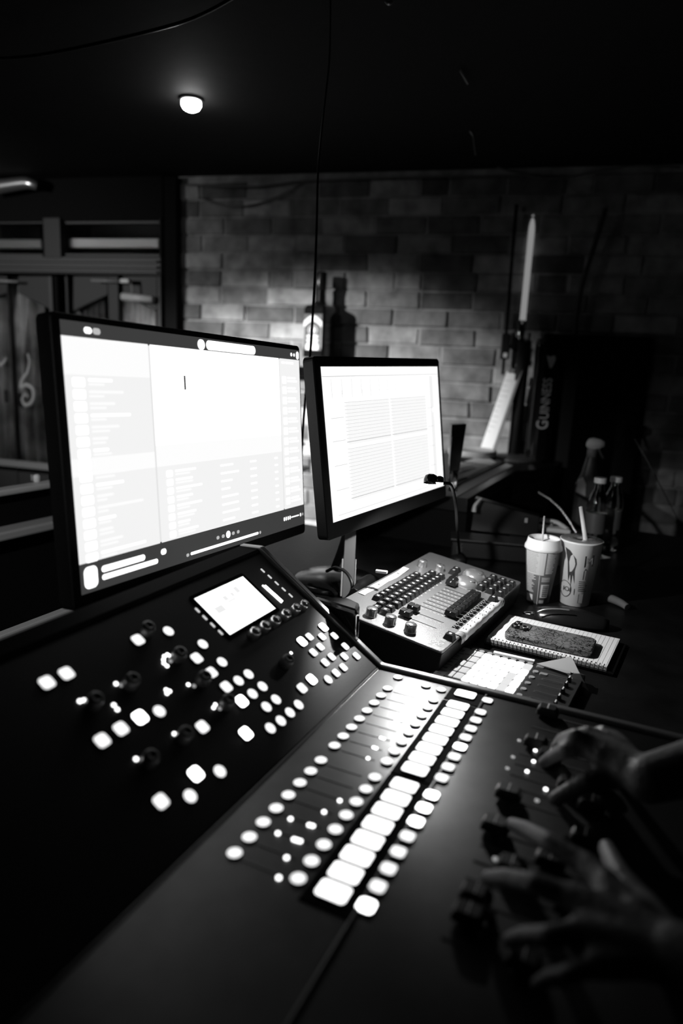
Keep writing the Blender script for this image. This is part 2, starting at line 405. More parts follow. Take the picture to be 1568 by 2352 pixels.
# papers / board
def flat(name, label, cat, M, w, d, h, m, bev=.0005, group=None):
    bm = new(); slab(bm, [(0, w, d, .003), (h, w, d, .003)]); o = obj(name, bm, m, None, bev); o.matrix_world = M; tag(o, label, cat, group); return o
def quadthing(name, label, cat, pix, z, h, m, mats=None):
    P = [PZ(x, y, z) for x, y in pix]; c = sum(P, Vector())/len(P)
    bm = new(); loft(bm, [[p-c for p in P], [p-c+Vector((0, 0, h)) for p in P]])
    o = obj(name, bm, m, None, .0004, loc=c); tag(o, label, cat); return o
quadthing('paper_sheet', 'white paper edge sticking out from under the black board on the back counter', 'paper', [(1046, 1142), (1040, 1118), (1152, 1062), (1177, 1071)], CT+.0005, .002, PAPER)
quadthing('black_board', 'thin black board lying under the printed sheets on the back counter', 'board', [(1048, 1118), (1038, 1090), (1120, 1052), (1156, 1063)], CT+.003, .006, BLACK)
o = quadthing('printed_sheet', 'white printed sheets with a rope-like dark border behind the black holder', 'paper', [(1046, 1108), (1036, 1070), (1110, 1047), (1140, 1063)], CT+.0095, .002, PAPER)
bm = new(); zt = CT+.0119
def strip_px(bm, P0, P1, wd, z, mi=0):
    a = PZ(*P0, z); b = PZ(*P1, z); d = (b-a).normalized(); n = Vector((-d.y, d.x, 0))*wd/2
    quad(bm, [a-n, b-n, b+n, a+n], mi)
for i in range(14):
    x = 1060+i*5.3; y = 1061+i*.75
    strip_px(bm, (x, y-1.5), (x+2.6, y+1.5), .006, zt)
strip_px(bm, (1062, 1083), (1092, 1075), .012, zt); strip_px(bm, (1056, 1078), (1088, 1070), .008, zt); strip_px(bm, (1052, 1088), (1078, 1080), .01, zt)
strip_px(bm, (1064, 1068), (1128, 1075), .004, zt)
for i in range(6): strip_px(bm, (1053+i*3.5, 1103-i*1.2), (1055+i*3.5, 1100-i*1.2), .008, zt)
q = obj('printing', bm, INK); q.parent = o; q.matrix_parent_inverse = o.matrix_world.inverted() if False else Matrix.Translation(-o.location)
# round pale tub
c = PZ(1084, 1046, CT+.012); t = thing('round_tub', 'shallow round pale tub lid in front of the bricks beside the clipboard', 'tub', Vector((c.x, c.y, CT+.012)))
bm = new(); lathe(bm, [(.088, 0), (.092, .004), (.092, .02), (.089, .024), (.078, .024), (.076, .021), (.001, .021)], 40); obj('tub_body', bm, mat('tub_grey', .5, .6), t)
# clipboard leaning
base = PZ(1112, 1050, CT); fwd = az(35)
bl = PZ(1098, 1042, CT); br = PZ(1128, 1053, CT)
tl = PD(1137, 856, (bl-EYE).dot(fw)/1+.05)
ex = (br-bl); Mc = frame(bl, ex, tl-bl); Wc = ex.length; Hc = (tl-bl).length
t = thing('clipboard', 'clipboard with a handwritten white sheet leaning by the tall black column', 'clipboard', Mc)
bm = new(); box(bm, (Wc/2, Hc/2, -.003), (Wc, Hc, .004)); obj('board', bm, GREYP, t, .001)
bm = new(); box(bm, (Wc/2-.004, Hc/2, .001), (Wc-.02, Hc-.02, .0015)); obj('paper_sheet', bm, PAPER, t)
bm = new(); box(bm, (Wc/2, Hc-.008, .006), (Wc*.4, .02, .01)); obj('clip', bm, CHROME, t, .002)
bm = new()
for i in range(11):
    y = Hc-.045-i*.021; l = random.uniform(.3, .75)
    box(bm, (Wc*.1+Wc*l/2*.8, y, .002), (Wc*l*.8, .0022, .0004))
obj('handwriting', bm, PENCIL, t)
# black holder
hd = 1.9
hb = PZ(1038, 1127, CT+.0095)
Mh = Matrix.Translation(hb)
rtv = rt0; 
t = thing('black_holder', 'tall black tapering holder on a clear ribbed base beside the smaller monitor', 'holder', frame(hb, rtv, Vector((0, 0, 1)).cross(rtv)))
s = (hb-EYE).dot(fw)/FPX
zt0 = 47*s; zt1 = 152*s
bm = new(); loft(bm, [[(x, y, zt0) for x, y in ((-11*s, -.012), (11*s, -.012), (11*s, .012), (-11*s, .012))], [(x-.003, y, zt1+(.004 if x > 0 else 0)) for x, y in ((-13*s, -.02), (20*s, -.02), (20*s, .02), (-13*s, .02))]])
obj('black_panel', bm, GLOSSB, t, .002)
bm = new(); lathe(bm, [(.012, 0), (.0125, zt0)], 24, flute=lambda a: 1+.06*math.cos(12*a)); obj('clear_base', bm, GLASS, t)
bm = new(); box(bm, (-13.5*s, -.022, zt0+.06), (.0014, .002, .07)); obj('edge_strip', bm, mat('edge_white', .8, .3), t)
# tall branded column
cb = PZ(1224, 1060, CT); tc_ = thing('beer_tower', 'tall black beer tower with pale lettering and a long dimly glowing tube above it', 'beer tower', frame(cb, rt0, Vector((0, 0, 1)).cross(rt0)))
dcol = (cb-EYE).dot(fw); sc = dcol/FPX
bm = new(); lathe(bm, [(.1, 0), (.102, .006), (.09, .014), (.05, .018), (.001, .018)], 40, c=(-34*sc, .03, 0)); obj('round_base', bm, mat('base_grey', .05, .4), tc_)
bm = new(); slab(bm, [(.01, .085, .085, .03), (.3, .085, .085, .03), (.44, .088, .088, .03), (.46, .08, .08, .03)], cx=.012, seg=8); obj('column', bm, GLOSSB, tc_)
text('lettering', 'G', .06, tc_, Matrix.Translation((.009, -.0445, .146)) @ Matrix.Rotation(R(90), 4, 'X') @ Matrix.Rotation(R(90), 4, 'Z'), mat('letter_grey', .9, .5), .0006, .0006, .82)
text('lettering', 'UINNESS', .047, tc_, Matrix.Translation((.012, -.0445, .243)) @ Matrix.Rotation(R(90), 4, 'X') @ Matrix.Rotation(R(90), 4, 'Z'), mat('letter_grey', .9, .5), .0006, .0004, .82)
bm = new()   # harp emblem
prism(bm, [(-.017, .026), (-.006, .02), (.012, .026), (.016, .018), (.016, .006), (.008, -.016), (.002, -.022), (-.004, -.016), (-.014, .012)], 0, .001)
o = obj('harp_emblem', bm, mat('emblem_grey', .7, .5), tc_); o.matrix_local = Matrix.Translation((.014, -.0435, .375)) @ Matrix.Rotation(R(90), 4, 'X')
bm = new(); tube(bm, [(-.034, -.036, .05), (-.034, -.036, .43)], .0022, 8); obj('edge_highlight_strip', bm, mat('strip_grey', .2, .3), tc_)
# second black pipe column and white tube on it
pb = PZ(1178, 1052, CT)
dp = (pb-EYE).dot(fw)
TI = tc_.matrix_world.inverted()
def tw(p): return TI @ p
bm = new(); tube(bm, [tw(pb)+Vector((0, 0, .012)), tw(pb)+Vector((0, 0, .45))], .024, 20); obj('black_pole', bm, mat('pole_black', .02, .4), tc_)
q0 = PD(1199, 745, dp-.02); q1 = PD(1231, 424, dp-.02); q2 = PD(1192, 785, dp-.03)
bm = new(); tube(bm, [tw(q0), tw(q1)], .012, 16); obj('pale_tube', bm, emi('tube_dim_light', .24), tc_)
bm = new(); tube(bm, [tw(q2), tw(q0+(q1-q0).normalized()*.01)], .016, 16); obj('chrome_collar', bm, CHROME, tc_)
bm = new(); tube(bm, [tw(q2+Vector((0, 0, .01))), tw(PD(1180, 800, dp))], .02, 12); obj('joint', bm, MATTEB, tc_)
p = PY(1161, 790, WALLY-.06); t = thing('wall_switch', 'small dark box with a bright white button on the conduit', 'switch', p)
bm = new(); box(bm, (0, 0, -.01), (.035, .03, .1)); obj('switch_box', bm, BLACK, t, .004)
bm = new(); box(bm, PY(1161, 816, WALLY-.06)-p+Vector((0, -.018, 0)), (.016, .01, .018)); obj('switch_button', bm, WHITE, t, .003)
ca = PY(1250, 765, WALLY-.08); cb2 = PY(1500, 765, WALLY-.08)
bm = new(); box(bm, ((ca.x+cb2.x)/2, WALLY-.037, (ca.z+.7)/2), (cb2.x-ca.x, .07, ca.z-.7)); o = obj('black_board', bm, MATTEB, None, .006); tag(o, 'flat black board standing in for the dark cabinet right of the lettered tower', 'board')  # flattened cabinet, also added to keep the wall beyond the tower dark
# bottle on ledge
LZ = PY(735, 822, WALLY-.11).z
struct(obj('trim_8', box(new(), (PY(735, 800, WALLY).x, WALLY-.09, LZ-.02), (.46, .18, .04)), mat('ledge_stone', .2, .8, bump=.4, bscale=40), bev=.004))
bc = PY(731, 812, WALLY-.082)
dz = (bc-EYE).dot(fw)/FPX
Hb = 116*dz
t = thing('whiskey_bottle', 'large square black-labelled spirit bottle standing against the bricks', 'bottle', Matrix.Translation((bc.x, bc.y, LZ)) @ Matrix.Rotation(R(-14), 4, 'Z'))
wb = .104
bm = new(); slab(bm, [(0, wb*.96, wb*.96, .012), (.006, wb, wb, .014), (Hb*.93, wb, wb, .014), (Hb*.985, wb*.93, wb*.93, .02), (Hb*1.02, wb*.6, wb*.6, .028), (Hb*1.07, .046, .046, .022), (Hb*1.3, .042, .042, .02)], seg=6)
obj('glass_body', bm, mat('bottle_dark', .008, .08), t, smooth=False)
bm = new(); lathe(bm, [(.0225, Hb*1.28), (.024, Hb*1.3), (.024, Hb*1.6), (.021, Hb*1.62)], 24); obj('cap', bm, mat('cap_black', .015, .25), t)
bm = new()
lw = wb*.86
y0 = -wb/2-.0008
def lq(x0, z0, x1, z1, mi, d=0): quad(bm, [(x0, y0-d, z0), (x1, y0-d, z0), (x1, y0-d, z1), (x0, y0-d, z1)], mi)
lq(-lw/2, Hb*.14, lw/2, Hb*.82, 0)
for sx in (-1, 1): lq(sx*lw*.5-.003*(sx > 0)-.0, Hb*.18, sx*lw*.5+.003*(sx < 0), Hb*.6, 1, .0004)
arc = []
for i in range(13):
    x = -lw/2+lw*i/12; arc.append((x, Hb*(.62+.12*math.cos((x/lw)*math.pi))))
for (xa, za), (xb, zb) in zip(arc, arc[1:]): quad(bm, [(xa, y0-.0006, za-Hb*.055), (xb, y0-.0006, zb-Hb*.055), (xb, y0-.0006, zb+Hb*.055), (xa, y0-.0006, za+Hb*.055)], 2)
ov = [(lw*.27*math.cos(a*math.pi/12), Hb*.52+Hb*.09*math.sin(a*math.pi/12)) for a in range(24)]
bm.faces.new([bm.verts.new((x, y0-.0003, z)) for x, z in ov]).material_index = 1
bm.faces.new([bm.verts.new((x*.72, y0-.0005, Hb*.52+(z-Hb*.52)*.72)) for x, z in ov]).material_index = 0
bm.faces.new([bm.verts.new((x*.5, y0-.0006, Hb*.52+(z-Hb*.52)*.5)) for x, z in ov]).material_index = 2
for z, hh, ww in ((.4, .022, .62), (.33, .02, .64), (.27, .018, .6), (.205, .04, .68), (.16, .014, .7)): lq(-lw*ww/2, Hb*(z-hh/1), lw*ww/2, Hb*(z+hh/1), 2, .0004)
obj('label', bm, [mat('label_black', .01, .5), mat('label_grey', .4, .5), mat('label_white', .85, .5)], t)

# ================================================================= low bar with pale ledges at the left
Q0 = PZ(0, 1127, 1.10); Q1 = PZ(716, 1013, 1.10)
dirb = (Q1-Q0).normalized(); L = (Q1-Q0).length
M = frame(Q0, dirb, Vector((0, 0, 1)).cross(dirb))
t = thing('bar_rail', 'long black bar front with two pale ledges running behind the large monitor', 'bar', M)
for nm, z, hh, m in (('upper_ledge', 0, .016, PALEP), ('lower_ledge', -.1, .022, mat('ledge_grey', .42, .6, bump=.1))):
    bm = new(); box(bm, (L/2-.35, .02+z*.1, z-hh/2), (L+.6, .04-z*.2, hh)); obj(nm, bm, m, t, .005)
bm = new(); box(bm, (L/2-.35, .06, -.56), (L+.6, .05, 1.08)); obj('bar_front', bm, MATTEB, t)
p = PZ(80, 1110, 1.10)+Vector((-.01, .02, .0))
bm = new(); lathe(bm, [(.006, 0), (.0085, .001), (.0085, .014), (.007, .018), (.004, .02)], 16); o = obj('small_bottle', bm, WHITE, loc=p); tag(o, 'tiny white bottle standing on the pale upper ledge', 'bottle')
bm = new(); lathe(bm, [(.004, 0), (.005, .001), (.005, .017)], 12); o = obj('small_stick', bm, GREYP, loc=p+Vector((-.016, .004, 0))); tag(o, 'tiny grey tube next to the white bottle on the ledge', 'tube')

# ================================================================= desk
TZ = .96
CU = az(65.067); CV = Vector((-CU.y, CU.x, 0))
OC = PZ(870, 1535, 1.0)
MC = frame(OC, CU, CV); CF = Fr(MC)
t = thing('mixing_desk_table', 'large black table carrying the consoles with a grey metal back edge', 'table', frame(Vector((OC.x, OC.y, TZ)), CU, CV))
TABLE = mat('table_black', .006, .4, spec=.25, bump=.2, bscale=90, var=.5, vscale=12)
v3 = CF.px(0, 1478, -.04).y
v3b = CF.px(160, 1414, -.04)
bm = new(); prism(bm, [(-.75, -.62), (1.45, -.62), (1.45, -.09), (.9, -.09), (.9, v3), (-.75, v3)], -.04, -.0002); obj('table_top', bm, TABLE, t, .003)
e0 = CF.px(0, 1470, -.04); e1 = CF.px(160, 1410, -.04)
bm = new(); dd = (e1-e0).normalized(); box(bm, (.075, v3+.011, -.009), (1.65, .022, .042)); obj('metal_edge', bm, mat('edge_alu', .5, .6), t, .004)
for x in (-.65, .8):
    for y in (-.55, v3-.08):
        bm = new(); box(bm, (x, y, -.5), (.07, .07, .92)); obj('leg', bm, BLACK, t, .003)

# ---------------------------------------------------------------- mixing console
cons = thing('mixing_console', 'big black mixing console covered in glowing white buttons', 'mixing console', MC)
TAU = R(34); ct, st = math.cos(TAU), math.sin(TAU)
UL = .262
prof = [(-.46, -.04), (-.46, -.016), (-.445, 0), (0, 0), (UL*ct, UL*st), (UL*ct+.03, UL*st), (UL*ct+.03, -.04)]
bm = new(); profx(bm, prof, -.66, 0); obj('body', bm, CONSOLE, cons, .0015)
bm = new(); profx(bm, [(UL*ct-.004, UL*st+.0005), (UL*ct, UL*st+.004), (UL*ct+.033, UL*st+.004), (UL*ct+.033, -.0395), (UL*ct+.0305, -.0395), (UL*ct+.0305, UL*st+.0005)], -.66, 0); obj('rear_cover', bm, MATTEB, cons)
prof2 = [(-.465, -.04), (-.465, -.012), (-.45, .006), (-.002, .006), (UL*ct-.004, UL*st+.008), (UL*ct+.035, UL*st+.006), (UL*ct+.035, -.04)]
bm = new(); profx(bm, prof2, .001, .012); obj('end_cheek', bm, CHEEK, cons, .002)
bm = new(); profx(bm, prof2, -.673, -.661); obj('end_cheek', bm, CHEEK, cons, .002)
bm = new(); profx(bm, [(.003, .0023), ((UL-.002)*ct, (UL-.002)*st), ((UL-.002)*ct-.0005, (UL-.002)*st+.0008), (.0025, .0031)], -.66, 0); obj('upper_panel', bm, mat('upper_panel_paint', .02, .45, spec=.5, bump=.1, bscale=600), cons)
# crease lip
bm = new(); box(bm, (-.33, .001, .0008), (.655, .003, .0022)); obj('crease_strip', bm, mat('crease_metal', .08, .35), cons)
# recessed strip with display keys
bm = new()
box(bm, (-.0245, -.1395, .0004), (.037, .05, .0016)); box(bm, (-.1455, -.1395, .0004), (.197, .05, .0016)); box(bm, (-.352, -.1395, .0004), (.21, .05, .0016))
obj('key_strip', bm, MATTEB, cons, .0006)
bm = new(); box(bm, (-.33, -.1645, .0013), (.655, .003, .0028)); obj('long_rail', bm, mat('rail_metal', .1, .3, metal=.5), cons, .0008)
def proto_button(name, w, d, r, h, m, side=BLACK):
    bm = new(); slab(bm, [(0, w*1.02, d*1.02, r), (h*.75, w, d, r), (h, w*.86, d*.86, r*.9)], seg=6)
    for f in bm.faces:
        if f.calc_center_median().z > h*.6: f.material_index = 1
    return obj(name, bm, [side, m], cons)
def rows(u): return [u]
ub1 = [-.0575-.0243*k for k in range(8)]; ub2 = [-.2630-.0249*k for k in range(8)]
xs = [-.020]+ub1+ub2
pk = proto_button('display_key', .0205, .0285, .004, .003, E_KEY)
pr = proto_button('round_button', .0138, .0138, .0068, .003, E_RND)
ps = proto_button('square_button', .0148, .0142, .0042, .003, E_RND)
pson = proto_button('square_button', .016, .0155, .0045, .003, E_ON); pson['label'] = 'brightly lit button'
UP = Matrix.Rotation(TAU, 4, 'X')
used = set()
def put(p, loc, rot=None):
    if id(p) in used: o = copy(p, cons)
    else: o = p; used.add(id(p))
    o.matrix_local = (Matrix.Translation(Vector(loc)) @ rot) if rot else Matrix.Translation(Vector(loc))
    return o
for x in xs:
    put(pk, (x, -.1385, .0012))
for k, x in enumerate(xs):
    put(pr, (x+.003 if not k else x, -.037, .0))
    put(pr, (x+(0 if k else -.002), -.104, .0))
put(pr, (-.021, -.081, 0))
onset = {5, 9, 10, 11, 16}
for k, x in enumerate(xs): put(pson if k in onset else ps, (x+(-.0 if k else 0), -.1695, .0))
# slot meters
bm = new(); slab(bm, [(0, .0032, .043, .0015), (.0006, .0032, .043, .0015)]); pm = obj('meter_slot', bm, mat('slot', .1, .4, metal=1), cons)
for x in xs[1:]: put(pm, (x-.002, -.068, .0))
pl = obj('led_and_glint_dot', lathe(new(), [(.0022, 0), (.0022, .0012), (.0015, .0018), (.0001, .002)], 12) and None or (lambda b: (lathe(b, [(.0022, 0), (.0022, .0012), (.0015, .0018), (.0001, .002)], 12), b)[1])(new()), E_LED_GLINT, cons)
pd = obj('led_and_glint_dot', (lambda b: (lathe(b, [(.0024, 0), (.0024, .0012), (.0015, .0018), (.0001, .002)], 12), b)[1])(new()), E_DIM, cons)
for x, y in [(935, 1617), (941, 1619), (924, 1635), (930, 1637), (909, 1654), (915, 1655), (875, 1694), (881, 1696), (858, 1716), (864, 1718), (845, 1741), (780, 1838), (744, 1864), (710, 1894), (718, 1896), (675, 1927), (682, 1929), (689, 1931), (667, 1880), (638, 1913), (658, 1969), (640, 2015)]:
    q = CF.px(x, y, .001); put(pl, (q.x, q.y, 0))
# faders
SLOT = mat('slot', .004, .9)
bm = new(); slab(bm, [(0, .0028, .1, .001), (.0005, .0028, .1, .001)]); pf = obj('fader_slot', bm, SLOT, cons)
bm = new(); loft(bm, [[(x, y, z) for x, y in rrect(w, d, .002, 3)] for z, w, d in ((.001, .006, .006), (.004, .006, .006))])
loft(bm, [[(x, y, z) for x, y in rrect(w, d, .003, 3)] for z, w, d in ((.004, .016, .028), (.010, .0155, .027), (.015, .014, .02))])
box(bm, (0, 0, .0152), (.0142, .0012, .0006), 1)
pc = obj('fader_cap', bm, [mat('fader_cap_plastic', .008, .4), PRINT], cons)
random.seed(3)
for k, x in enumerate(xs):
    put(pf, (x, -.285, .0)); put(pc, (x, random.choice((-.243, -.25, -.27, -.3, -.325)), 0))
for x, y in [(1229, 1723), (1225, 1748), (1210, 1771), (1253, 1812), (1137, 1972)]:  # glowing dots put in for the monitor's glints on fader caps
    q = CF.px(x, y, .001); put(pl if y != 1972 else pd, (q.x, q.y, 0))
for x, y in [(1233, 1838), (1108, 2117), (1192, 1700), (1178, 1738), (1165, 1764)]:  # dim glow painted in for weaker glints and pale fader cap ends
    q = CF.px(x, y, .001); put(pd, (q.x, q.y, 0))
# upper panel
MU = Matrix.Rotation(TAU, 4, 'X')                 # local x = u, y = s along the slope
UF = Fr(MC @ MU)
def upp(x, y, h=0): q = UF.px(x, y, h); return MU @ Vector((q.x, q.y, .0006))
for x, y in [(108, 1567), (153, 1546), (317, 1469), (235, 1700), (278, 1673), (370, 1840), (452, 1511), (486, 1544), (520, 1577), (465, 1669), (694, 1580)]:
    put(ps, upp(x, y, .003), MU)
for x, y in [(322, 1647), (450, 1777), (555, 1610), (565, 1684), (694, 1473), (716, 1560), (743, 1440)]:
    put(pson, upp(x, y, .003), MU)
pq = proto_button('small_button', .0125, .0125, .003, .003, E_RND)
for x, y in [(711, 1462), (740, 1462), (768, 1460), (736, 1485), (720, 1498), (793, 1484), (791, 1507), (819, 1506), (762, 1508), (747, 1521), (789, 1532), (772, 1545)]:
    put(pq, upp(x, y, .003), MU)
for x, y in [(387, 1449), (466, 1479), (510, 1520), (571, 1548), (548, 1563), (603, 1576), (580, 1593), (634, 1606), (612, 1623), (686, 1618), (666, 1636), (645, 1655), (621, 1672), (754, 1560), (366, 1633), (505, 1771), (437, 1828)]:
    put(pr, upp(x, y, .003), MU)
for x, y in [(266, 1571), (183, 1611), (193, 1609), (261, 1620), (269, 1630), (381, 1585), (389, 1588), (383, 1593), (432, 1573), (400, 1686), (312, 1744), (377, 1508), (384, 1504), (390, 1507), (375, 1516), (376, 1524), (383, 1530), (494, 1619), (490, 1626), (668, 1500)]:
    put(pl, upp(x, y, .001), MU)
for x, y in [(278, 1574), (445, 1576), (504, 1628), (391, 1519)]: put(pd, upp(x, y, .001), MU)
bm = new(); lathe(bm, [(.0085, 0), (.0085, .011), (.0075, .014), (.0035, .0145), (.003, .0125), (.0001, .0125)], 24, flute=lambda a: 1+.02*math.cos(10*a)); pkn = obj('knob', bm, mat('knob_dark', .09, .3), cons)
for x, y in [(307, 1557), (222, 1602), (416, 1496), (473, 1551), (430, 1680), (350, 1735), (528, 1605), (664, 1512), (343, 1437)]:
    put(pkn, upp(x, y, .014), MU)
# touch screen
S4 = [MU.inverted() @ upp(x, y, .003) for x, y in ((446, 1370), (557, 1328), (634, 1393), (528, 1462))]
u0 = (S4[0].x+S4[3].x)/2; u1 = (S4[1].x+S4[2].x)/2; s0 = (S4[2].y+S4[3].y)/2; s1 = (S4[0].y+S4[1].y)/2
scr = obj('touch_screen', (lambda b: (slab(b, [(0, u1-u0+.012, s1-s0+.012, .004), (.0025, u1-u0+.012, s1-s0+.012, .004)]), b)[1])(new()), GLOSSB, cons)
scr.matrix_local = MU @ Matrix.Translation(((u0+u1)/2, (s0+s1)/2, 0))
W_, H_ = u1-u0, s1-s0
bm = new()
def uiq(x0, y0, x1, y1, mi, z): quad(bm, [(x0*W_, y0*H_, z), (x1*W_, y0*H_, z), (x1*W_, y1*H_, z), (x0*W_, y1*H_, z)], mi)
uiq(-.5, -.5, .5, .5, 0, .0027)
for a in ((.0, .18, .08, .3), (.16, .2, .22, .3), (.28, .22, .36, .38), (-.26, -.0, -.1, .16), (.02, .12, .18, .16)): uiq(a[0]-.12, a[1]-.02, a[2]-.12, a[3]-.02, 1, .0029)
for i in range(5): uiq(-.02+i*.08, .42, .03+i*.08, .44, 1, .0029)
obj('screen_image', bm, [emi('screen_white', 2), emi('screen_grey', .86)], scr)
# soft keys round the screen
bm = new(); slab(bm, [(0, .003, .0085, .0014), (.0012, .003, .0085, .0014)]); pt = obj('soft_key_light', bm, E_MID, cons)
for x, y in [(453, 1402), (470, 1419), (488, 1436), (506, 1453), (603, 1311), (619, 1325), (635, 1340), (651, 1354), (667, 1368)]:
    put(pt, upp(x, y, .001), MU @ Matrix.Rotation(R(0), 4, 'Z'))
bm = new(); a = UF.px(604, 1346, .001); b = UF.px(645, 1383, .001)
for i in range(13):
    t_ = i/12; p = a+(b-a)*t_
    for off in ((0,) if i == 0 else (-.0022, .0022)):
        slab(bm, [(0, .0034, .0034, .0016), (.001, .0034, .0034, .0016)], p.x+off+(.002 if i else 0), p.y+(.0 if off <= 0 else .001))
o = obj('level_meter', bm, E_LED_GLINT, cons); o.matrix_local = MU @ Matrix.Translation((0, 0, .0008))
bm = new(); lathe(bm, [(.0075, 0), (.0075, .012), (.0065, .014), (.0001, .014)], 24, flute=lambda a: 1+.04*math.cos(12*a)); pk2 = obj('encoder', bm, KNOBM, cons)
for x, y in [(584, 1455), (607, 1441), (631, 1428), (655, 1413), (678, 1400), (697, 1391)]:
    put(pk2, upp(x, y, .008), MU)

# ---------------------------------------------------------------- big black box beyond the console, by the small desk
GZ = 1.08
GP = [PZ(x, y, GZ) for x, y in ((745, 1396), (822, 1404), (827, 1384), (800, 1371), (707, 1368))]
g0 = Vector((GP[1].x, GP[1].y, TZ))
t = thing('gloss_black_box', 'glossy black box with rounded corner wedged between the two consoles', 'box', g0)
GP[0] = CF.w(Vector((.018, (MC.inverted() @ GP[0]).y, 0))); 
GL = [(q.x-g0.x, q.y-g0.y) for q in GP]
bm = new(); prism(bm, GL, 0, GZ-TZ); obj('case', bm, mat('gloss_box', .006, .12), t, .006)
bm = new(); tube(bm, [(0, -.001, .03), (0, -.001, GZ-TZ-.006)], .0028, 8); obj('chrome_trim', bm, CHROME, t)

# ---------------------------------------------------------------- monitors
def monitor(label, S, width, bez, deep, light, build, stand):
    Mm, W, H = rectpose(S, width)
    t = thing('monitor', label, 'monitor', Mm)
    bl_, br_, bt, bb = bez
    ow = W+bl_+br_; oh = H+bt+bb; cx = (br_-bl_)/2; cy = (bt-bb)/2
    bm = new(); slab(bm, [(-deep, ow*.8, oh*.8, .02), (-deep*.5, ow, oh, .01), (-.002, ow, oh, .008), (0, ow-.003, oh-.003, .007)], cx=cx, cy=cy); obj('casing', bm, BLACK, t)
    bm = new(); build(bm, W, H)
    obj('screen', bm, light, t)
    return t, Mm, W, H, Fr(Mm)
def ui(bm, W, H):
    def q(x0, y0, x1, y1, mi, lay=1):
        z = .0004+lay*.00015; x0, x1 = x0*W-W/2, x1*W-W/2; y0, y1 = H/2-y0*H, H/2-y1*H
        quad(bm, [(x0, y1, z), (x1, y1, z), (x1, y0, z), (x0, y0, z)], mi)
    def pill(x0, y0, x1, y1, mi, lay=3, r=None):
        z = .0004+lay*.00015; w_ = (x1-x0)*W; h_ = (y1-y0)*H
        rr = rrect(w_, h_, min(w_, h_)/2 if r is None else r, 6); cx = (x0+x1)/2*W-W/2; cy = H/2-(y0+y1)/2*H
        bm.faces.new([bm.verts.new((cx+x, cy+y, z)) for x, y in rr]).material_index = mi
    return q, pill
MS = [(138, 733), (686, 805), (697, 1203), (185, 1368)]
def build1(bm, W, H):
    q, pill = ui(bm, W, H)
    q(0, 0, 1, 1, 0, 0)                                   # dark bars
    q(.0, .06, 1, .88, 6, .5); q(.0, .055, .262, .885, 1); q(.268, .055, .868, .885, 1); q(.873, .055, 1, .885, 1)
    q(.268, .055, .868, .47, 3, 2); q(.268, .47, .868, .56, 2, 2)
    q(0, .495, .262, .56, 2, 2)
    random.seed(11)
    q(.0, .055, .262, .19, 2, 2)
    for i in range(16):
        y = .2+i*.0435
        if i != 7 or 1:
            pill(.02, y, .055, y+.034, 3, 4, .003); l = random.uniform(.04, .11)
            if i % 4 == 3: l += .07
            pill(.065, y+.002, .065+l, y+.013, 2 if i % 3 else 3, 4); pill(.065, y+.019, .065+random.uniform(.03, .06), y+.028, 2, 4)
    for i in range(8):
        y = .58+i*.038
        pill(.30, y, .325, y+.03, 3, 4, .003); pill(.335, y+.002, .335+random.uniform(.05, .12), y+.012, 3, 4); pill(.335, y+.017, .335+random.uniform(.04, .07), y+.026, 2, 4)
        pill(.53, y+.006, .53+random.uniform(.04, .09), y+.016, 3, 4); pill(.68, y+.006, .715, y+.016, 3, 4); pill(.82, y+.006, .84, y+.016, 3, 4)
    pill(.884, .07, .905, .082, 3, 4); pill(.91, .07, .96, .082, 3, 4)
    for i in range(13):
        y = .15+i*.056
        pill(.885, y, .91, y+.04, 3, 4, .002); pill(.917, y+.003, .97, y+.013, 3, 4); pill(.917, y+.02, .98, y+.03, 3, 4)
    q(.39, .175, .396, .235, 0, 5)
    # top bar
    for x, mi in ((.075, 5), (.1, 4)): pill(x-.012, .016, x+.011, .04, mi)
    pill(.455, .008, .487, .055, 5); pill(.492, .008, .735, .052, 5)
    pill(.943, .018, .955, .038, 5); pill(.962, .02, .972, .038, 5); pill(.98, .008, .998, .052, 5)
    # bottom bar
    pill(.01, .9, .05, .985, 5, 3, .008)
    pill(.062, .912, .205, .938, 5); pill(.062, .946, .25, .968, 5); pill(.262, .912, .283, .938, 5)
    for x in (.502, .527, .577, .602): pill(x-.007, .925, x+.007, .942, 4)
    pill(.541, .914, .563, .95, 5)
    pill(.36, .965, .372, .98, 4); pill(.378, .964, .71, .978, 5); pill(.715, .963, .725, .979, 4)
    for x in (.868, .88, .893, .905): pill(x-.004, .928, x+.004, .95, 5)
    pill(.912, .936, .965, .943, 5); pill(.972, .93, .98, .95, 5); pill(.987, .932, .995, .948, 4)
m1 = [emi('screen_bar', .046), emi('screen_panel', .90), emi('screen_band', .985), emi('screen_bright', 1.35), emi('screen_icon_dim', .5), emi('screen_icon', 1.6), emi('screen_gap', .78)]
t1, MM1, W1, H1, F1 = monitor('large flat monitor showing a music player window above the mixing console', MS, .60, (.014, .005, .009, .02), .05, m1, build1, None)
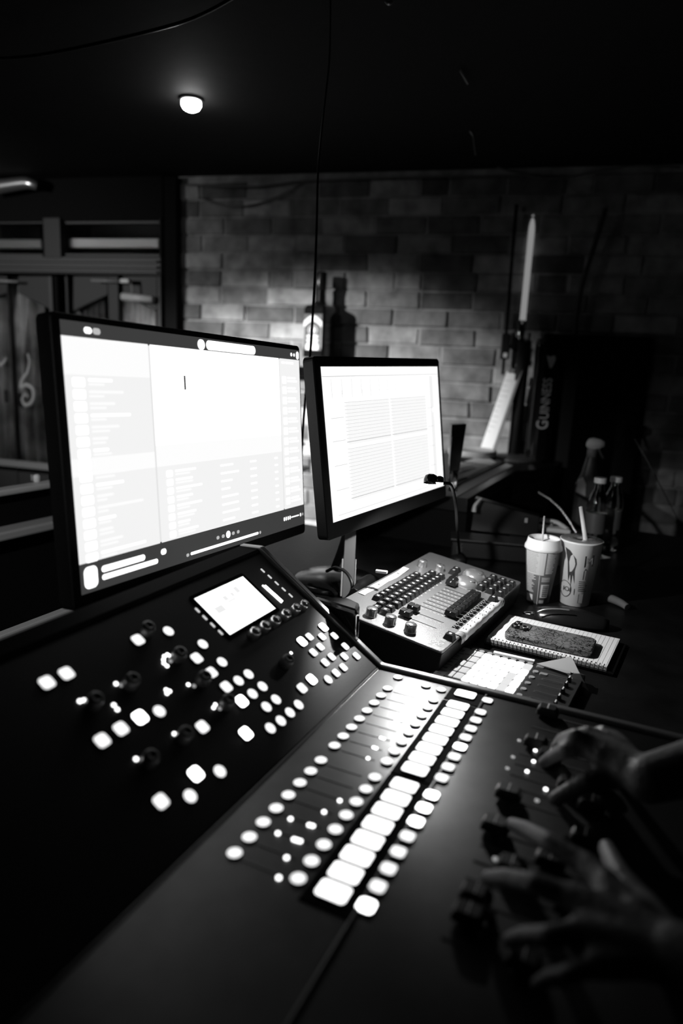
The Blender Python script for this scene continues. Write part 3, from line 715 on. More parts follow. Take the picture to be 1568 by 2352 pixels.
def build2(bm, W, H):
    q, pill = ui(bm, W, H)
    q(0, 0, 1, 1, 0, 0)
    def ln(x0, y0, x1, y1, mi=1, lay=3, th=.0009):
        if x1-x0 > y1-y0: q(x0, y0-th/H/2, x1, y0+th/H/2, mi, lay)
        else: q(x0-th/W/2, y0, x0+th/W/2, y1, mi, lay)
    ln(0, .062, 1, .062, 1, 3, .0012)
    for i in range(26): ln(.03+i*.008, .064, .03+i*.008, .07, 1)
    random.seed(5)
    for y in (.1, .13, .165, .2): ln(.05, y, .9, y, 2)
    for i in range(12): x = .06+i*.072; ln(x, .08+.1*(i % 3 == 0)*0, x, .08+random.choice((.05, .1, .12)), 1)
    for x in (.13, .28, .48, .62, .75): ln(x, .155, x, .2, 1)
    q(.9, .075, .935, .93, 3, 1)
    for i in range(28):
        y = .235+i*.0238
        if i == 12: continue
        for xa, xb in ((.14, .495), (.505, .85)):
            ln(xa, y, xb, y, 4 if i in (11, 27) else 1, 3, .0014 if i in (11, 27) else .0009)
            q(xa+.01, y+.003, xb, y+.02, 2, 2)
            for k in range(6): x = xa+.05+k*.055; ln(x, y-.018, x, y, 2)
    for y in (.33, .48, .64, .8, .965): ln(.04, y, .13 if y < .9 else .9, y, 1); ln(.86, y, .92, y, 1)
    for i in range(16): ln(.94, .08+i*.055, .998, .08+i*.055, 3)
    for a in ((.915, .33, .985, .37), (.93, .38, .97, .41)): pill(*a, 0, 4)
m2 = [emi('screen2_white', 1.08), emi('screen2_line', .62), emi('screen2_faint', .955), emi('screen2_grey', .9), emi('screen2_rule', .5)]
MS2 = [(733, 842), (1002, 842), (1020, 1115), (767, 1200)]
t2, MM2, W2, H2, F2 = monitor('smaller flat monitor showing a white spreadsheet of faint ruled lines', MS2, .476, (.02, .012, .018, .03), .045, m2, build2, None)
def stand(t, MM, Fm, H, foot, nm):
    """neck down from the back of the casing to a foot on the table"""
    I = MM.inverted(); ft = I @ foot; a = Vector((0, -.02, -.05)); 
    bm = new(); n = (ft-a); 
    tube(bm, [a, a+Vector((0, -.06, -.02)), ft*.7+a*.3, ft+(I.to_3x3() @ Vector((0, 0, .03)))], .014, 12); obj('stand_neck', bm, mat('neck_grey', .05, .4), t)
    bm = new(); b = I.to_3x3() @ Vector((0, 0, 1))
    lathe(bm, [(.1, 0), (.1, .006), (.09, .01), (.02, .014), (.001, .014)], 36)
    o = obj('stand_foot', bm, GLOSSB, t); o.matrix_local = I @ Matrix.Translation(foot)
c1 = MM1.translation; n1 = MM1.col[2].to_3d()
f1 = c1-n1*.13; f1.z = TZ+.0005
stand(t1, MM1, F1, H1, f1, '')
c2 = MM2.translation; n2 = MM2.col[2].to_3d(); f2 = c2-n2*.12; f2.z = TZ+.0005
stand(t2, MM2, F2, H2, f2, '')
# tilted grey easel leg seen under the smaller monitor
a = PZ(798, 1374, TZ); dd = (a-EYE).dot(fw)
b = PD(828, 1222, dd+.02)
Ms = frame(a, rt0, b-a); t = thing('easel_leg', 'dark grey slanting flat bar standing under the smaller monitor', 'bar', Ms)
bm = new(); h = (b-a).length; box(bm, (0, h/2, 0), (.024, h, .006)); obj('flat_bar', bm, mat('bar_grey', .09, .45), t, .001)
bm = new(); box(bm, (-.014, h*.3, .004), (.003, h*.55, .003)); box(bm, (.014, h*.3, .004), (.002, h*.55, .003)); obj('edge_bead', bm, GREYP, t)
cable('loop_cable', 'thick black cable looping under the smaller monitor', [PD(750, 1312, dd), PD(772, 1304, dd-.03), PD(795, 1315, dd-.04), PD(808, 1340, dd-.05), PD(805, 1362, dd-.05), PZ(790, 1380, TZ+.01)], .0035)
o = cable('black_plug', 'black ribbed plug lying left of the silver lighting desk', [PZ(812, 1362, TZ+.05), PZ(828, 1345, TZ+.05), PZ(850, 1332, TZ+.05)], lambda s: .009 if s < .5 else .013, BLACK, 'plug')
bm = new(); p = PD(876, 1313, 1.28); box(bm, (0, 0, 0), (.022, .008, .005)); o = obj('cable_tie', bm, PALEP, None, .001, loc=p); tag(o, 'short pale tag beside the strip of white tape', 'tag')

# ================================================================= silver lighting desk
UX = az(60.5); WX = Vector((-UX.y, UX.x, 0)); th = R(7.5)
DP = PZ(1016, 1497, 1.01)
ML = frame(DP, UX, WX*math.cos(th)+Vector((0, 0, math.sin(th)))); LF = Fr(ML)
ld = thing('lighting_desk', 'silver compact lighting desk with black keys, faders and strips of white tape', 'lighting desk', ML)
LW, LD = .441, .212
# bottom plane is the table: local z of table under the near and far edge
zb0 = -.05/math.cos(th); zb1 = -(.05+LD*math.sin(th))/math.cos(th)
bm = new()
for f in (1,):
    n0 = [(0, zb0+.002), (LD, zb1+.004), (LD, -.006), (LD-.004, -.003), (.004, -.003), (0, -.006)]
    profx(bm, [(y, z) for y, z in n0], 0, LW)
obj('casing', bm, DESKSIDE, ld, .006)
bm = new(); slab(bm, [(-.004, LW, LD, .006), (-.0008, LW, LD, .006), (0, LW-.003, LD-.003, .006)], cx=LW/2, cy=LD/2); obj('top_panel', bm, DESKP, ld)
usedl = set()
def putl(p, loc, rz=0):
    if id(p) in usedl: o = copy(p, ld)
    else: o = p; usedl.add(id(p))
    o.matrix_local = Matrix.Translation(Vector(loc)) @ Matrix.Rotation(rz, 4, 'Z'); return o
def keyp(w, d, h):
    bm = new(); slab(bm, [(0, w, d, .0015), (h, w*.74, d*.7, .0015)]); box(bm, (0, 0, h), (w*.3, d*.26, .0004), 1); return obj('key', bm, [KEYM, KEYTOP], ld)
kp = keyp(.0172, .0175, .009)
hx, hy = .0205, .0085            # offset between the seen key top and its foot
for r_, (y, cols) in enumerate(((.176, [(i) for i in range(10)]), (.157, range(10)), (.139, range(10)))):
    for i in cols: putl(kp, (.2855-.0188*i-hx+(0 if i < 5 else .001), y-hy, 0))
for x, y in ((.3235, .158), (.3025, .158), (.3235, .1385), (.3025, .1385), (.095, .158), (.0735, .156), (.0935, .1395), (.0745, .1395), (.3927, .131), (.3734, .13)): putl(kp, (x-hx, y-hy, 0))
kn = keyp(.020, .0175, .009)
for i in range(4):
    for y in (.058, .0375, .0182): putl(kn, (.4175-i*.0262-hx, y-hy, 0))
for x, y in ((.301, .019), (.0754, .019)): putl(kn, (x-hx, y-hy, 0))
# encoders
bm = new(); lathe(bm, [(.0105, 0), (.0105, .002), (.0095, .003), (.0095, .013), (.0088, .0145), (.0001, .0145)], 36, flute=lambda a: 1+.035*math.cos(12*a))
pe = obj('encoder_knob', bm, KNOBM, ld)
for x, y in [(0.0276, 0.1437), (0.0251, 0.1064), (0.0244, 0.0687), (0.334, 0.185), (0.341, 0.148)]: putl(pe, (x, y, 0))
bm = new(); lathe(bm, [(.026, 0), (.0255, .004), (.0235, .008), (.019, .013), (.012, .0155), (.0001, .016)], 48, flute=lambda a: 1-.0)
pw = obj('jog_wheel', bm, mat('wheel_silver', .5, .22, metal=.7), ld)
bm = new(); lathe(bm, [(.0065, .0), (.0062, .0006), (.004, .0002), (.0001, .0001)], 20); o = obj('finger_dimple', bm, KNOBM, pw); o.matrix_local = Matrix.Translation((-.009, -.01, .0142))
for x, y in ((.372, .082), (.315, .079)): putl(pw, (x, y, 0), R(20))
# fader slots and caps
bm = new(); box(bm, (0, 0, .0002), (.0014, .062, .0006)); fs_ = obj('fader_slot', bm, SLOT, ld)
fx = [.0722, .1042]+[.139+.0176*k for k in range(8)]+[.299, .317]
for i, x in enumerate(fx): putl(fs_, (x, .072, 0))
bm = new()
loft(bm, [[(x, y, z) for x, y in rrect(w, d, .001, 2)] for z, w, d in ((.0005, .003, .006), (.004, .003, .006))])
for sy in (-1, 1):
    loft(bm, [[(x, y*1+sy*.0052, z) for x, y in rrect(w, d, .001, 2)] for z, w, d in ((.004, .0165, .0105), (.013, .0155, .0085))])
loft(bm, [[(x, y, z) for x, y in rrect(w, d, .0005, 2)] for z, w, d in ((.004, .0165, .004), (.0105, .016, .004))])
box(bm, (0, 0, .0107), (.0162, .0012, .0008), 1)
fc = obj('fader_cap', bm, [CAPM, WHITE], ld)
for i, x in enumerate(fx):
    y = .042
    if i < 2: y = .1
    if i >= 10: y = .1
    putl(fc, (x, y, 0))
putl(fc, (.2815, .098, 0))
# printed ticks
bm = new()
for x in fx+[.335]:
    for k in range(8):
        y = .046+k*.0078; box(bm, (x-.0085, y, .0003), (.0011, .0032 if k % 3 else .0048, .0003))
obj('tick_marks', bm, PRINT, ld); bm = new()
for x in [.09+.019*i for i in range(11)]:
    box(bm, (x, .119, .0003), (.003, .0012, .0003)); box(bm, (x, .119, .0003), (.0008, .004, .0003))
obj('channel_marks', bm, PRINT, ld)
text('lettering', 'PC Wing', .0145, ld, Matrix.Translation((.036, .0135, .0003)), PRINT, .0001, .0002, .8)
text('lettering', 'MQ', .0125, ld, Matrix.Translation((.018, .026, .0003)), PRINT, .0001, .0002)
bm = new(); slab(bm, [(0, .0105, .006, .0015), (.0018, .0095, .005, .0015)]); box(bm, (0, .0062, .0003), (.011, .004, .0006)); box(bm, (0, .0062, .0008), (.0018, .0018, .0004), 1)
sb = obj('small_button', bm, [GLOSSB, WHITE], ld)
for k in range(10): putl(sb, (.1045+.0177*k, .0155, 0))
# tape strips
bm = new(); n = 16; A0, A1 = .094, .284
rings = []
random.seed(2)
for i in range(n+1):
    t_ = i/n; x = A0+(A1-A0)*t_; z = .0006+.0004*random.random()+(.004*max(0, t_-.9)/.1)
    rings.append([(x, .1925+.001*math.sin(i), z), (x, .2055, z+.0003)])
loft(bm, rings, cap=False, closed=False)
o = obj('white_tape', bm, TAPE, ld); mo = o.modifiers.new('thickness', 'SOLIDIFY'); mo.thickness = .0003
for i, s_ in enumerate(('1', '3', '5/6', '7', '9', '15', '18', '24')):
    text('handwritten_number', s_, .009, o, Matrix.Translation((.118+i*.0215, .199, .0016)), INK, .0001, 0, .8)
bm = new()
for i in range(8): box(bm, (.129+i*.0215, .199, .0012), (.0005, .012, .0003))
obj('division_lines', bm, INK, o)
def wraptape(name, x0, x1, m, rr=.0007, lumps=.0012):
    bm = new(); random.seed(9); rings = []; n = 22
    for i in range(n+1):
        x = x0+(x1-x0)*i/n; j = lumps*math.sin(i*1.7)+lumps*.6*random.random()
        rings.append([(x, .0095, .0006), (x, .004, .0012+j*.4), (x, -.0012-j, .0006), (x, -.0042-j, -.004), (x, -.0046-j*.5, -.013)])
    loft(bm, rings, cap=False, closed=False, smooth=True); o = obj(name, bm, m, ld); mo = o.modifiers.new('thickness', 'SOLIDIFY'); mo.thickness = .0004; return o
o = wraptape('white_tape', .095, .297, TAPE)
wraptape('clear_tape', .076, .094, mat('clear_tape', .35, .15, spec=.9)); wraptape('clear_tape', .298, .31, mat('clear_tape_grey', .25, .15, spec=.9))
bm = new()
for i in range(9):
    for k in (0, 1): box(bm, (.108+i*.021, .0062-.005*k, .0024), (.0035, .0014, .0004))
box(bm, (.196, .001, .0026), (.0008, .016, .0004))
obj('handwriting', bm, INK, o)

# ================================================================= pad controller
MP = frame(PZ(1068, 1486, .975), az(61), az(151)); PF = Fr(MP)
pc_ = thing('pad_controller', 'flat pad controller with a glowing white grid and five short faders', 'pad controller', MP)
X0, X1, Y0, Y1 = -.142, .012, -.2, .011
bm = new(); slab(bm, [(-.0146, X1-X0, Y1-Y0, .008), (-.002, X1-X0, Y1-Y0, .008), (0, X1-X0-.003, Y1-Y0-.003, .007)], cx=(X0+X1)/2, cy=(Y0+Y1)/2); obj('casing', bm, mat('pad_case', .02, .4, spec=.5), pc_)
usedp = set()
def putp(p, loc):
    if id(p) in usedp: o = copy(p, pc_)
    else: o = p; usedp.add(id(p))
    o.location = loc; return o
def pad(nm, w, d, r, m):
    bm = new(); slab(bm, [(0, w, d, r), (.0016, w, d, r), (.0022, w*.92, d*.92, r*.8)], seg=4); return obj(nm, bm, m, pc_)
PADOFF = mat('pad_unlit', .55, .5)
pw_ = pad('lit_pad', .0218, .0128, .003, emi('pad_light', 2.2)); pg = pad('unlit_pad', .0215, .0125, .002, PADOFF); pgl = pad('dim_pad', .0215, .0125, .002, emi('pad_dim_light', .78))
for i in range(5):
    for k in range(8):
        x = -.0195-.0245*i; y = -.0175-.0137*k
        if k < 2: putp(pg, (x, y, 0))
        elif (i, k) in ((0, 7), (2, 6), (3, 6), (4, 6)): putp(pgl, (x, y, 0))
        else: putp(pw_, (x, y, 0))
bm = new(); slab(bm, [(0, .0095, .0095, .0045), (.0018, .009, .009, .0044)], seg=6); prb = obj('round_button', bm, mat('pad_button', .3, .5), pc_)
for k in range(8): putp(prb, (-.0035, -.0175-.0137*k, 0))
for i in range(5): putp(prb, (-.0295-.0240*i, -.129, 0))
bm = new(); slab(bm, [(0, .009, .013, .002), (.0015, .008, .012, .002)]); psq = obj('shift_button', bm, mat('pad_button2', .22, .5), pc_)
putp(psq, (-.0055, -.131, 0)); putp(psq, (-.0305, -.142, 0))
bm = new(); slab(bm, [(0, .0075, .036, .002), (.0004, .0075, .036, .002)]); slab(bm, [(.0004, .0028, .032, .001), (.0008, .0028, .032, .001)], mi=1); psl = obj('fader_slot', bm, [mat('slot_surround', .06, .3), SLOT], pc_)
bm = new(); slab(bm, [(0, .01, .006, .001), (.008, .009, .0045, .001)]); box(bm, (0, 0, .0082), (.009, .0016, .0005), 1); pfc = obj('fader_cap', bm, [BLACK, WHITE], pc_)
for i, x in enumerate((-.005, -.027, -.049, -.073, -.098, -.122)):
    putp(psl, (x, -.161, 0)); putp(pfc, (x-.006, -.182, 0))
bm = new(); quad(bm, [(-.142, -.011, .0008), (-.004, -.0105, .0008), (-.004, .0065, .0008), (-.142, .006, .0008)])
o = obj('white_tape', bm, TAPE, pc_); mo = o.modifiers.new('thickness', 'SOLIDIFY'); mo.thickness = .0003
for s_, x in (('18', -.021), ('13', -.048), ('9', -.075), ('6', -.1), ('1', -.126)):
    text('handwritten_number', s_, .011, o, Matrix.Translation((x, -.002, .0012)) @ Matrix.Rotation(R(0), 4, 'Z'), INK, .0001)
bm = new()
for x in (-.034, -.061, -.087, -.113): box(bm, (x, -.002, .0012), (.0006, .015, .0003))
obj('division_lines', bm, INK, o)
# thin pale strip along the far edge of the controller
o = quadthing('white_pen', 'slim white pen lying along the far edge of the pad controller', 'pen', [(1134, 1499), (1132, 1503), (1226, 1524), (1228, 1520)], .9755, .004, WHITE)

# ================================================================= notepad, phone
MN = frame(PZ(1108, 1483, TZ), az(61), az(151)); NF = Fr(MN)
# corners in frame: x .0-.156, y 0 to -.215
t = thing('notepad', 'open spiral notepad of ruled paper lying under the phone', 'notepad', MN)
bm = new(); box(bm, (.078, -.112, .003), (.152, .22, .004)); obj('black_cover', bm, GLOSSB, t, .001)
bm = new(); box(bm, (.082, -.106, .0085), (.146, .208, .007))
obj('pages', bm, PAPER, t, .0006)
bm = new()
for i in range(27): box(bm, (.083, -.01-i*.0076, .0122), (.14, .0004, .0002))
obj('ruled_lines', bm, PENCIL, t)
bm = new()
for i in range(30):
    y = -.006-i*.0069
    tube(bm, [(.011, y, .013), (.008, y+.0006, .0165), (.003, y+.001, .014), (.002, y+.001, .006), (.006, y+.0005, .001)], .0006, 6, sub=3)
obj('spiral_binding', bm, mat('wire_black', .02, .3, metal=.5), t)
PHZ = TZ+.0125
MPh = frame(PZ(1256, 1490, PHZ), (PZ(1352, 1505, PHZ)-PZ(1160, 1462, PHZ)), Vector((0, 0, 1)).cross(PZ(1352, 1505, PHZ)-PZ(1160, 1462, PHZ)))
PHF = Fr(MPh)
a = PHF.px(1157, 1467, .0); b = PHF.px(1358, 1502, 0)
pl_ = .152; pcx = (a.x+b.x)/2
c1_ = PHF.px(1160, 1442, .011); 
t = thing('phone', 'phone face down in a dark doodle-patterned case on the notepad', 'phone', MPh)
ppat = bpy.data.materials.new('doodle_case'); ppat.use_nodes = True; n = ppat.node_tree; b_ = n.nodes['Principled BSDF']; b_.inputs['Roughness'].default_value = .22
tc = n.nodes.new('ShaderNodeTexCoord'); nz = n.nodes.new('ShaderNodeTexNoise'); nz.inputs['Scale'].default_value = 60; mp_ = n.nodes.new('ShaderNodeMixRGB'); mp_.blend_type = 'ADD'; mp_.inputs[0].default_value = .045
n.links.new(tc.outputs['Object'], nz.inputs['Vector']); n.links.new(tc.outputs['Object'], mp_.inputs[1]); n.links.new(nz.outputs['Color'], mp_.inputs[2])
vo = n.nodes.new('ShaderNodeTexVoronoi'); vo.feature = 'DISTANCE_TO_EDGE'; vo.inputs['Scale'].default_value = 70; n.links.new(mp_.outputs[0], vo.inputs['Vector'])
cr = n.nodes.new('ShaderNodeValToRGB'); cr.color_ramp.elements[0].position = .03; cr.color_ramp.elements[0].color = (.008, .008, .008, 1); cr.color_ramp.elements[1].position = .09; cr.color_ramp.elements[1].color = (.13, .13, .13, 1)
n.links.new(vo.outputs['Distance'], cr.inputs['Fac']); n.links.new(cr.outputs['Color'], b_.inputs['Base Color'])
pcy = .036
slab_levels = [(0, .146, .07, .012), (.0015, .151, .075, .0135), (.0095, .151, .075, .0135), (.011, .147, .071, .012)]
bm = new(); slab(bm, slab_levels, cx=pcx, cy=pcy, seg=8); obj('phone_case', bm, ppat, t)
bm = new(); slab(bm, [(.0105, .034, .036, .008), (.013, .032, .034, .008)], cx=pcx-.055, cy=pcy+.015, seg=6); cm = obj('camera_bump', bm, GLOSSB, t)
bm = new()
for dx, dy in ((-.008, -.008), (-.008, .009), (.008, -.008)): lathe(bm, [(.0065, .013), (.0065, .0152), (.005, .0155), (.0045, .014), (.0001, .014)], 20, c=(pcx-.055+dx, pcy+.015+dy, 0))
obj('lens', bm, CHROME, cm)
bm = new(); box(bm, (pcx+.005, pcy-.0376, .0055), (.024, .001, .0045)); obj('side_button', bm, mat('btn_grey', .2, .3, metal=.6), t, .0008)

# folded paper
M = frame(NF.w((0, 0, 0)), az(61), az(151)); 
P = [PZ(1232, 1524, .979), PZ(1312, 1508, 1.0), PZ(1331, 1547, .985), PZ(1352, 1587, .962), PZ(1329, 1573, .97), PZ(1300, 1546, .98)]
c = P[0].copy(); c.z = TZ
bm = new(); vv = [bm.verts.new(p-c) for p in P]
bm.faces.new((vv[0], vv[1], vv[2], vv[5])); bm.faces.new((vv[5], vv[2], vv[3], vv[4]))
o = obj('folded_paper', bm, CARD, loc=c); mo = o.modifiers.new('thickness', 'SOLIDIFY'); mo.thickness = .0006; tag(o, 'folded grey paper flap between the pad controller and the notepad', 'paper')

# ================================================================= cups
def conept(r0, r1, H, a, z, off): r = r0+(r1-r0)*z/H+off; return (r*math.sin(a), -r*math.cos(a), z)
def patch(bm, c, a0, a1, z0, z1, mi=0, off=.0004, n=4):
    r0, r1, H = c
    for i in range(n):
        A = a0+(a1-a0)*i/n; B = a0+(a1-a0)*(i+1)/n
        quad(bm, [conept(r0, r1, H, A, z0, off), conept(r0, r1, H, B, z0, off), conept(r0, r1, H, B, z1, off), conept(r0, r1, H, A, z1, off)], mi)
def lift(p, z): return Vector((p.x, p.y, z))
def camframe(p): d = Vector((p.x-EYE.x, p.y-EYE.y, 0)).normalized(); x = Vector((d.y, -d.x, 0)); return frame(p, x, d)
p = PZ(1234, 1380, TZ); dcu = (p-EYE).dot(fw); sc = dcu/FPX
t = thing('coffee_cup', 'printed takeaway cup with a white lid and a thin stirrer', 'cup', camframe(p))
H = 128*sc; r0 = 25*sc; r1 = 39*sc
bm = new(); lathe(bm, [(r0*.96, 0), (r0, .001), (r1, H)], 48); obj('paper_sleeve', bm, mat('cup_dark', .1, .5), t)
bm = new()
C1 = (r0, r1, H); random.seed(4)
patch(bm, C1, -1.15, .22, H*.68, H*.985, 0, .0003, 8); patch(bm, C1, -.12, .22, H*.55, H*.7, 0, .0003); patch(bm, C1, -1.1, -.12, H*.55, H*.7, 0, .0003)
for i in range(14):
    z = H*(.95-i*.0275); patch(bm, C1, -1.0, -.2-random.random()*.15, z, z+H*.009, 2, .0007, 6)
    patch(bm, C1, .3, .85-random.random()*.1, z-.001, z+H*.011, 1, .0007, 4)
for i in range(14):
    z = H*(.53-i*.024); patch(bm, C1, -1.1, -.25-random.random()*.35, z, z+H*.011, 1, .0006, 6)
for i in range(4): z = H*(.5-i*.022); patch(bm, C1, .12, .7, z, z+H*.011, 1, .0006)
patch(bm, C1, .12, .75, H*.13, H*.38, 1, .0006)
for i in range(16): z = H*(.15+i*.0135); patch(bm, C1, .25, .7, z, z+H*(.004+.004*(i % 3 == 0)), 3, .0009)
patch(bm, C1, -1.1, -.45, -.0+H*.03, H*.17, 1, .0006)
for i in range(3): patch(bm, C1, .1, .5, H*(.03+i*.02), H*(.04+i*.02), 1, .0006)
patch(bm, C1, -.06, -.02, 0, H*.54, 1, .0006)
obj('printing', bm, [mat('cup_light', .55, .5), mat('cup_print', .62, .5), mat('cup_text_grey', .3, .5), INK], t)
bm = new(); lathe(bm, [(r1*1.02, H-.004), (r1*1.08, H-.002), (r1*1.06, H+.004), (r1*.98, H+.009), (r1*.92, H+.02), (r1*.88, H+.021), (r1*.84, H+.017), (r1*.82, H+.012), (.001, H+.012)], 48); obj('lid', bm, mat('lid_white', .8, .4), t)
bm = new(); q = t.matrix_world.inverted() @ PD(1250, 1186, dcu-.0); tube(bm, [(-.004, -.002, H+.008), q], .0022, 10); obj('stirrer', bm, mat('stirrer', .5, .5), t)
p = PZ(1318, 1384, TZ); dcu = (p-EYE).dot(fw); sc = dcu/FPX
t = thing('drink_cup', 'tall cold drink cup with a clear lid and a white straw', 'cup', camframe(p))
H = 146*sc; r0 = 32*sc; r1 = 46*sc; C2 = (r0, r1, H)
bm = new(); lathe(bm, [(r0*.96, 0), (r0, .001), (r1, H), (r1*1.03, H+.001), (r1*1.03, H+.004), (r1*.99, H+.005), (r1*.96, H+.002), (r1*.95, H-.004), (.001, H-.004)], 56); obj('paper_body', bm, mat('cup_white', .72, .5), t)
bm = new()
def poly(pts, mi, off=.0006):
    bm.faces.new([bm.verts.new(conept(r0, r1, H, a, z*H, off)) for a, z in pts]).material_index = mi
# abstract dark splash shape
for A in ([(-.78, .93), (-.5, .9), (-.15, .78), (-.1, .7), (-.6, .72)], [(-.6, .72), (-.1, .7), (-.2, .55), (-.35, .5), (-.55, .52)], [(-.55, .52), (-.5, .4), (-.42, .52)], [(-.4, .52), (-.33, .33), (-.27, .52)], [(-.3, .56), (-.12, .38), (-.17, .58)]): poly(A, 0)
poly([(.28, .66), (.78, .68), (.74, .86), (.27, .84)], 0)
for i in range(6): patch(bm, C2, .12, .55+.08*((i*7) % 3-1), H*(.42-i*.03), H*(.43-i*.03), 0, .0006)
patch(bm, C2, .18, .5, H*.07, H*.22, 1, .0005); patch(bm, C2, .2, .23, H*.07, H*.22, 0, .0007)
patch(bm, C2, .3, .33, H*.46, H*.6, 0, .0006); patch(bm, C2, .45, .48, H*.46, H*.62, 0, .0006); poly([(.3, .6), (.38, .64), (.48, .62), (.38, .615)], 0)
patch(bm, C2, -.1, -.06, H*.2, H*.3, 0, .0006, 1)
obj('printing', bm, [mat('cup_ink', .03, .5), mat('cup_ink_grey', .3, .5)], t)
bm = new(); ring = [conept(r0, r1, H, -.7+.42*math.cos(k*math.pi/12), H*(.27+.13*math.sin(k*math.pi/12)), .0006) for k in range(-10, 11)]; tube(bm, ring, .0007, 6, sub=1); obj('drawn_circle', bm, INK, t)
text('lettering', 'IOI', .014, t, Matrix.Translation(conept(r0, r1, H, -.55, H*.27, .0008)) @ Matrix.Rotation(-.55, 4, 'Z') @ Matrix.Rotation(R(90), 4, 'X'), INK, .0001)
text('lettering', 'M', .02, t, Matrix.Translation(conept(r0, r1, H, .52, H*.76, .0012)) @ Matrix.Rotation(.52, 4, 'Z') @ Matrix.Rotation(R(90), 4, 'X'), GREYP, .0001)
bm = new(); lathe(bm, [(r1*.985, H+.004), (r1*.95, H+.006), (r1*.7, H+.004), (r1*.65, H+.006), (r1*.3, H+.006), (r1*.28, H+.002), (.001, H+.002)], 48); obj('clear_lid', bm, mat('lid_clear', .9, .08, trans=.85), t)
bm = new(); q = t.matrix_world.inverted() @ PD(1334, 1165, dcu+.005); tube(bm, [(.008, 0, H), q], .0048, 16); obj('straw', bm, mat('straw', .6, .5), t)
# black clasp case in front of the cups
p = PZ(1280, 1428, TZ)
t = thing('clasp_pouch', 'low rounded black pouch with a chrome clasp in front of the cups', 'pouch', camframe(p))
bm = new(); rings = []
for i in range(13):
    t_ = i/12; x = -.045+.14*t_; h = .012+.02*math.sin(math.pi*min(1, .15+t_*.75)); wd = .032*math.sin(math.pi*(.12+.8*t_))**.5
    rings.append([(x, wd*math.cos(a), .001+max(0, h*math.sin(a))) for a in [math.pi*k/12 for k in range(13)]])
loft(bm, rings, smooth=True); obj('pouch_body', bm, mat('pouch_black', .012, .25), t)
bm = new(); tube(bm, [(-.04, -.03, .024), (-.025, -.03, .032), (0, -.03, .037), (.02, -.028, .037)], .0016, 8); obj('satin_edge', bm, mat('satin', .3, .25, metal=.6), t)
bm = new(); tube(bm, [(-.062, -.012, .01), (-.05, -.014, .012), (-.044, -.006, .011), (-.05, .002, .01), (-.062, 0, .009), (-.066, -.006, .009), (-.062, -.012, .01)], .0022, 8); obj('chrome_ring', bm, CHROME, t)
# cloth right of cups
p = PZ(1385, 1385, TZ)
bm = new(); tube(bm, [(-.03, .01, .008), (0, .006, .013), (.03, -.01, .01), (.045, -.03, .007)], lambda s: .011-.004*s, 12); o = obj('cloth_roll', bm, mat('cloth_grey', .12, .8), loc=p); tag(o, 'dim grey rolled cloth on the table right of the drink cup', 'cloth')
# napkin
quadthing('napkin', 'small white napkin lying behind the two cups', 'napkin', [(1268, 1292), (1272, 1266), (1360, 1268), (1402, 1281), (1352, 1290)], TZ+.0006, .001, PAPER)
# grey bracket
BZ = TZ+44*((PZ(1130, 1290, TZ)-EYE).dot(fw)/FPX)+.0055
p = PZ(1246, 1212, BZ+.01); t = thing('metal_bracket', 'flat grey metal bracket with a slot lying on the dark case behind the coffee cup', 'bracket', camframe(Vector((p.x, p.y, BZ))))
s_ = (p-EYE).dot(fw)/FPX
bm = new(); loft(bm, [[(x*s_, y, z) for x, y in ((-62, -.012), (62, -.012), (56, .02), (30, .03), (-40, .03), (-52, .016))] for z in (.001, .014)]); obj('plate', bm, mat('bracket_grey', .7, .4), t, .004)
bm = new(); tube(bm, [(-38*s_, .02, .02), (-30*s_, .02, .026), (22*s_, .02, .026), (40*s_, .015, .02), (54*s_, .0, .012)], .006, 12); obj('handle_bar', bm, mat('bracket_bar', .7, .4), t)
for k, x in enumerate((-34, 18)):
    bm = new(); lathe(bm, [(.005, .012), (.005, .024), (.003, .027)], 16, c=(x*s_, .008, 0)); obj('stud', bm, CHROME, t)
# water bottles
def water(label, px_, py_, pt):
    p = PZ(px_, py_, TZ); d = (p-EYE).dot(fw); s = d/FPX; H = (py_-pt)*s*1.02
    t = thing('water_bottle', label, 'bottle', camframe(p), None)
    r = .027
    prof = [(r*.85, 0), (r, .006), (r, .03), (r*.92, .035), (r, .04), (r*.93, .048), (r, .056), (r, .1), (r*.92, .105), (r, .112), (r*.98, H*.66), (r*.8, H*.77), (r*.5, H*.86), (.0125, H*.91), (.0125, H*.95)]
    bm = new(); lathe(bm, prof, 40, cap=True); obj('plastic_body', bm, PET, t)
    bm = new(); lathe(bm, [(.0155, H*.93), (.016, H*.935), (.016, H*.99), (.015, H)], 28, flute=lambda a: 1+.02*math.cos(24*a)); obj('cap', bm, mat('cap_white', .65, .5), t)
    bm = new(); lathe(bm, [(r*1.012, .062), (r*1.012, .118)], 40, cap=False); obj('label_wrap', bm, mat('wrap_grey', .1, .5), t)
    return t
water('clear water bottle with white cap, left of the pair behind the straw', 1357, 1272, 1098)
water('clear water bottle with white cap, right of the pair behind the drink cup', 1394, 1262, 1096)
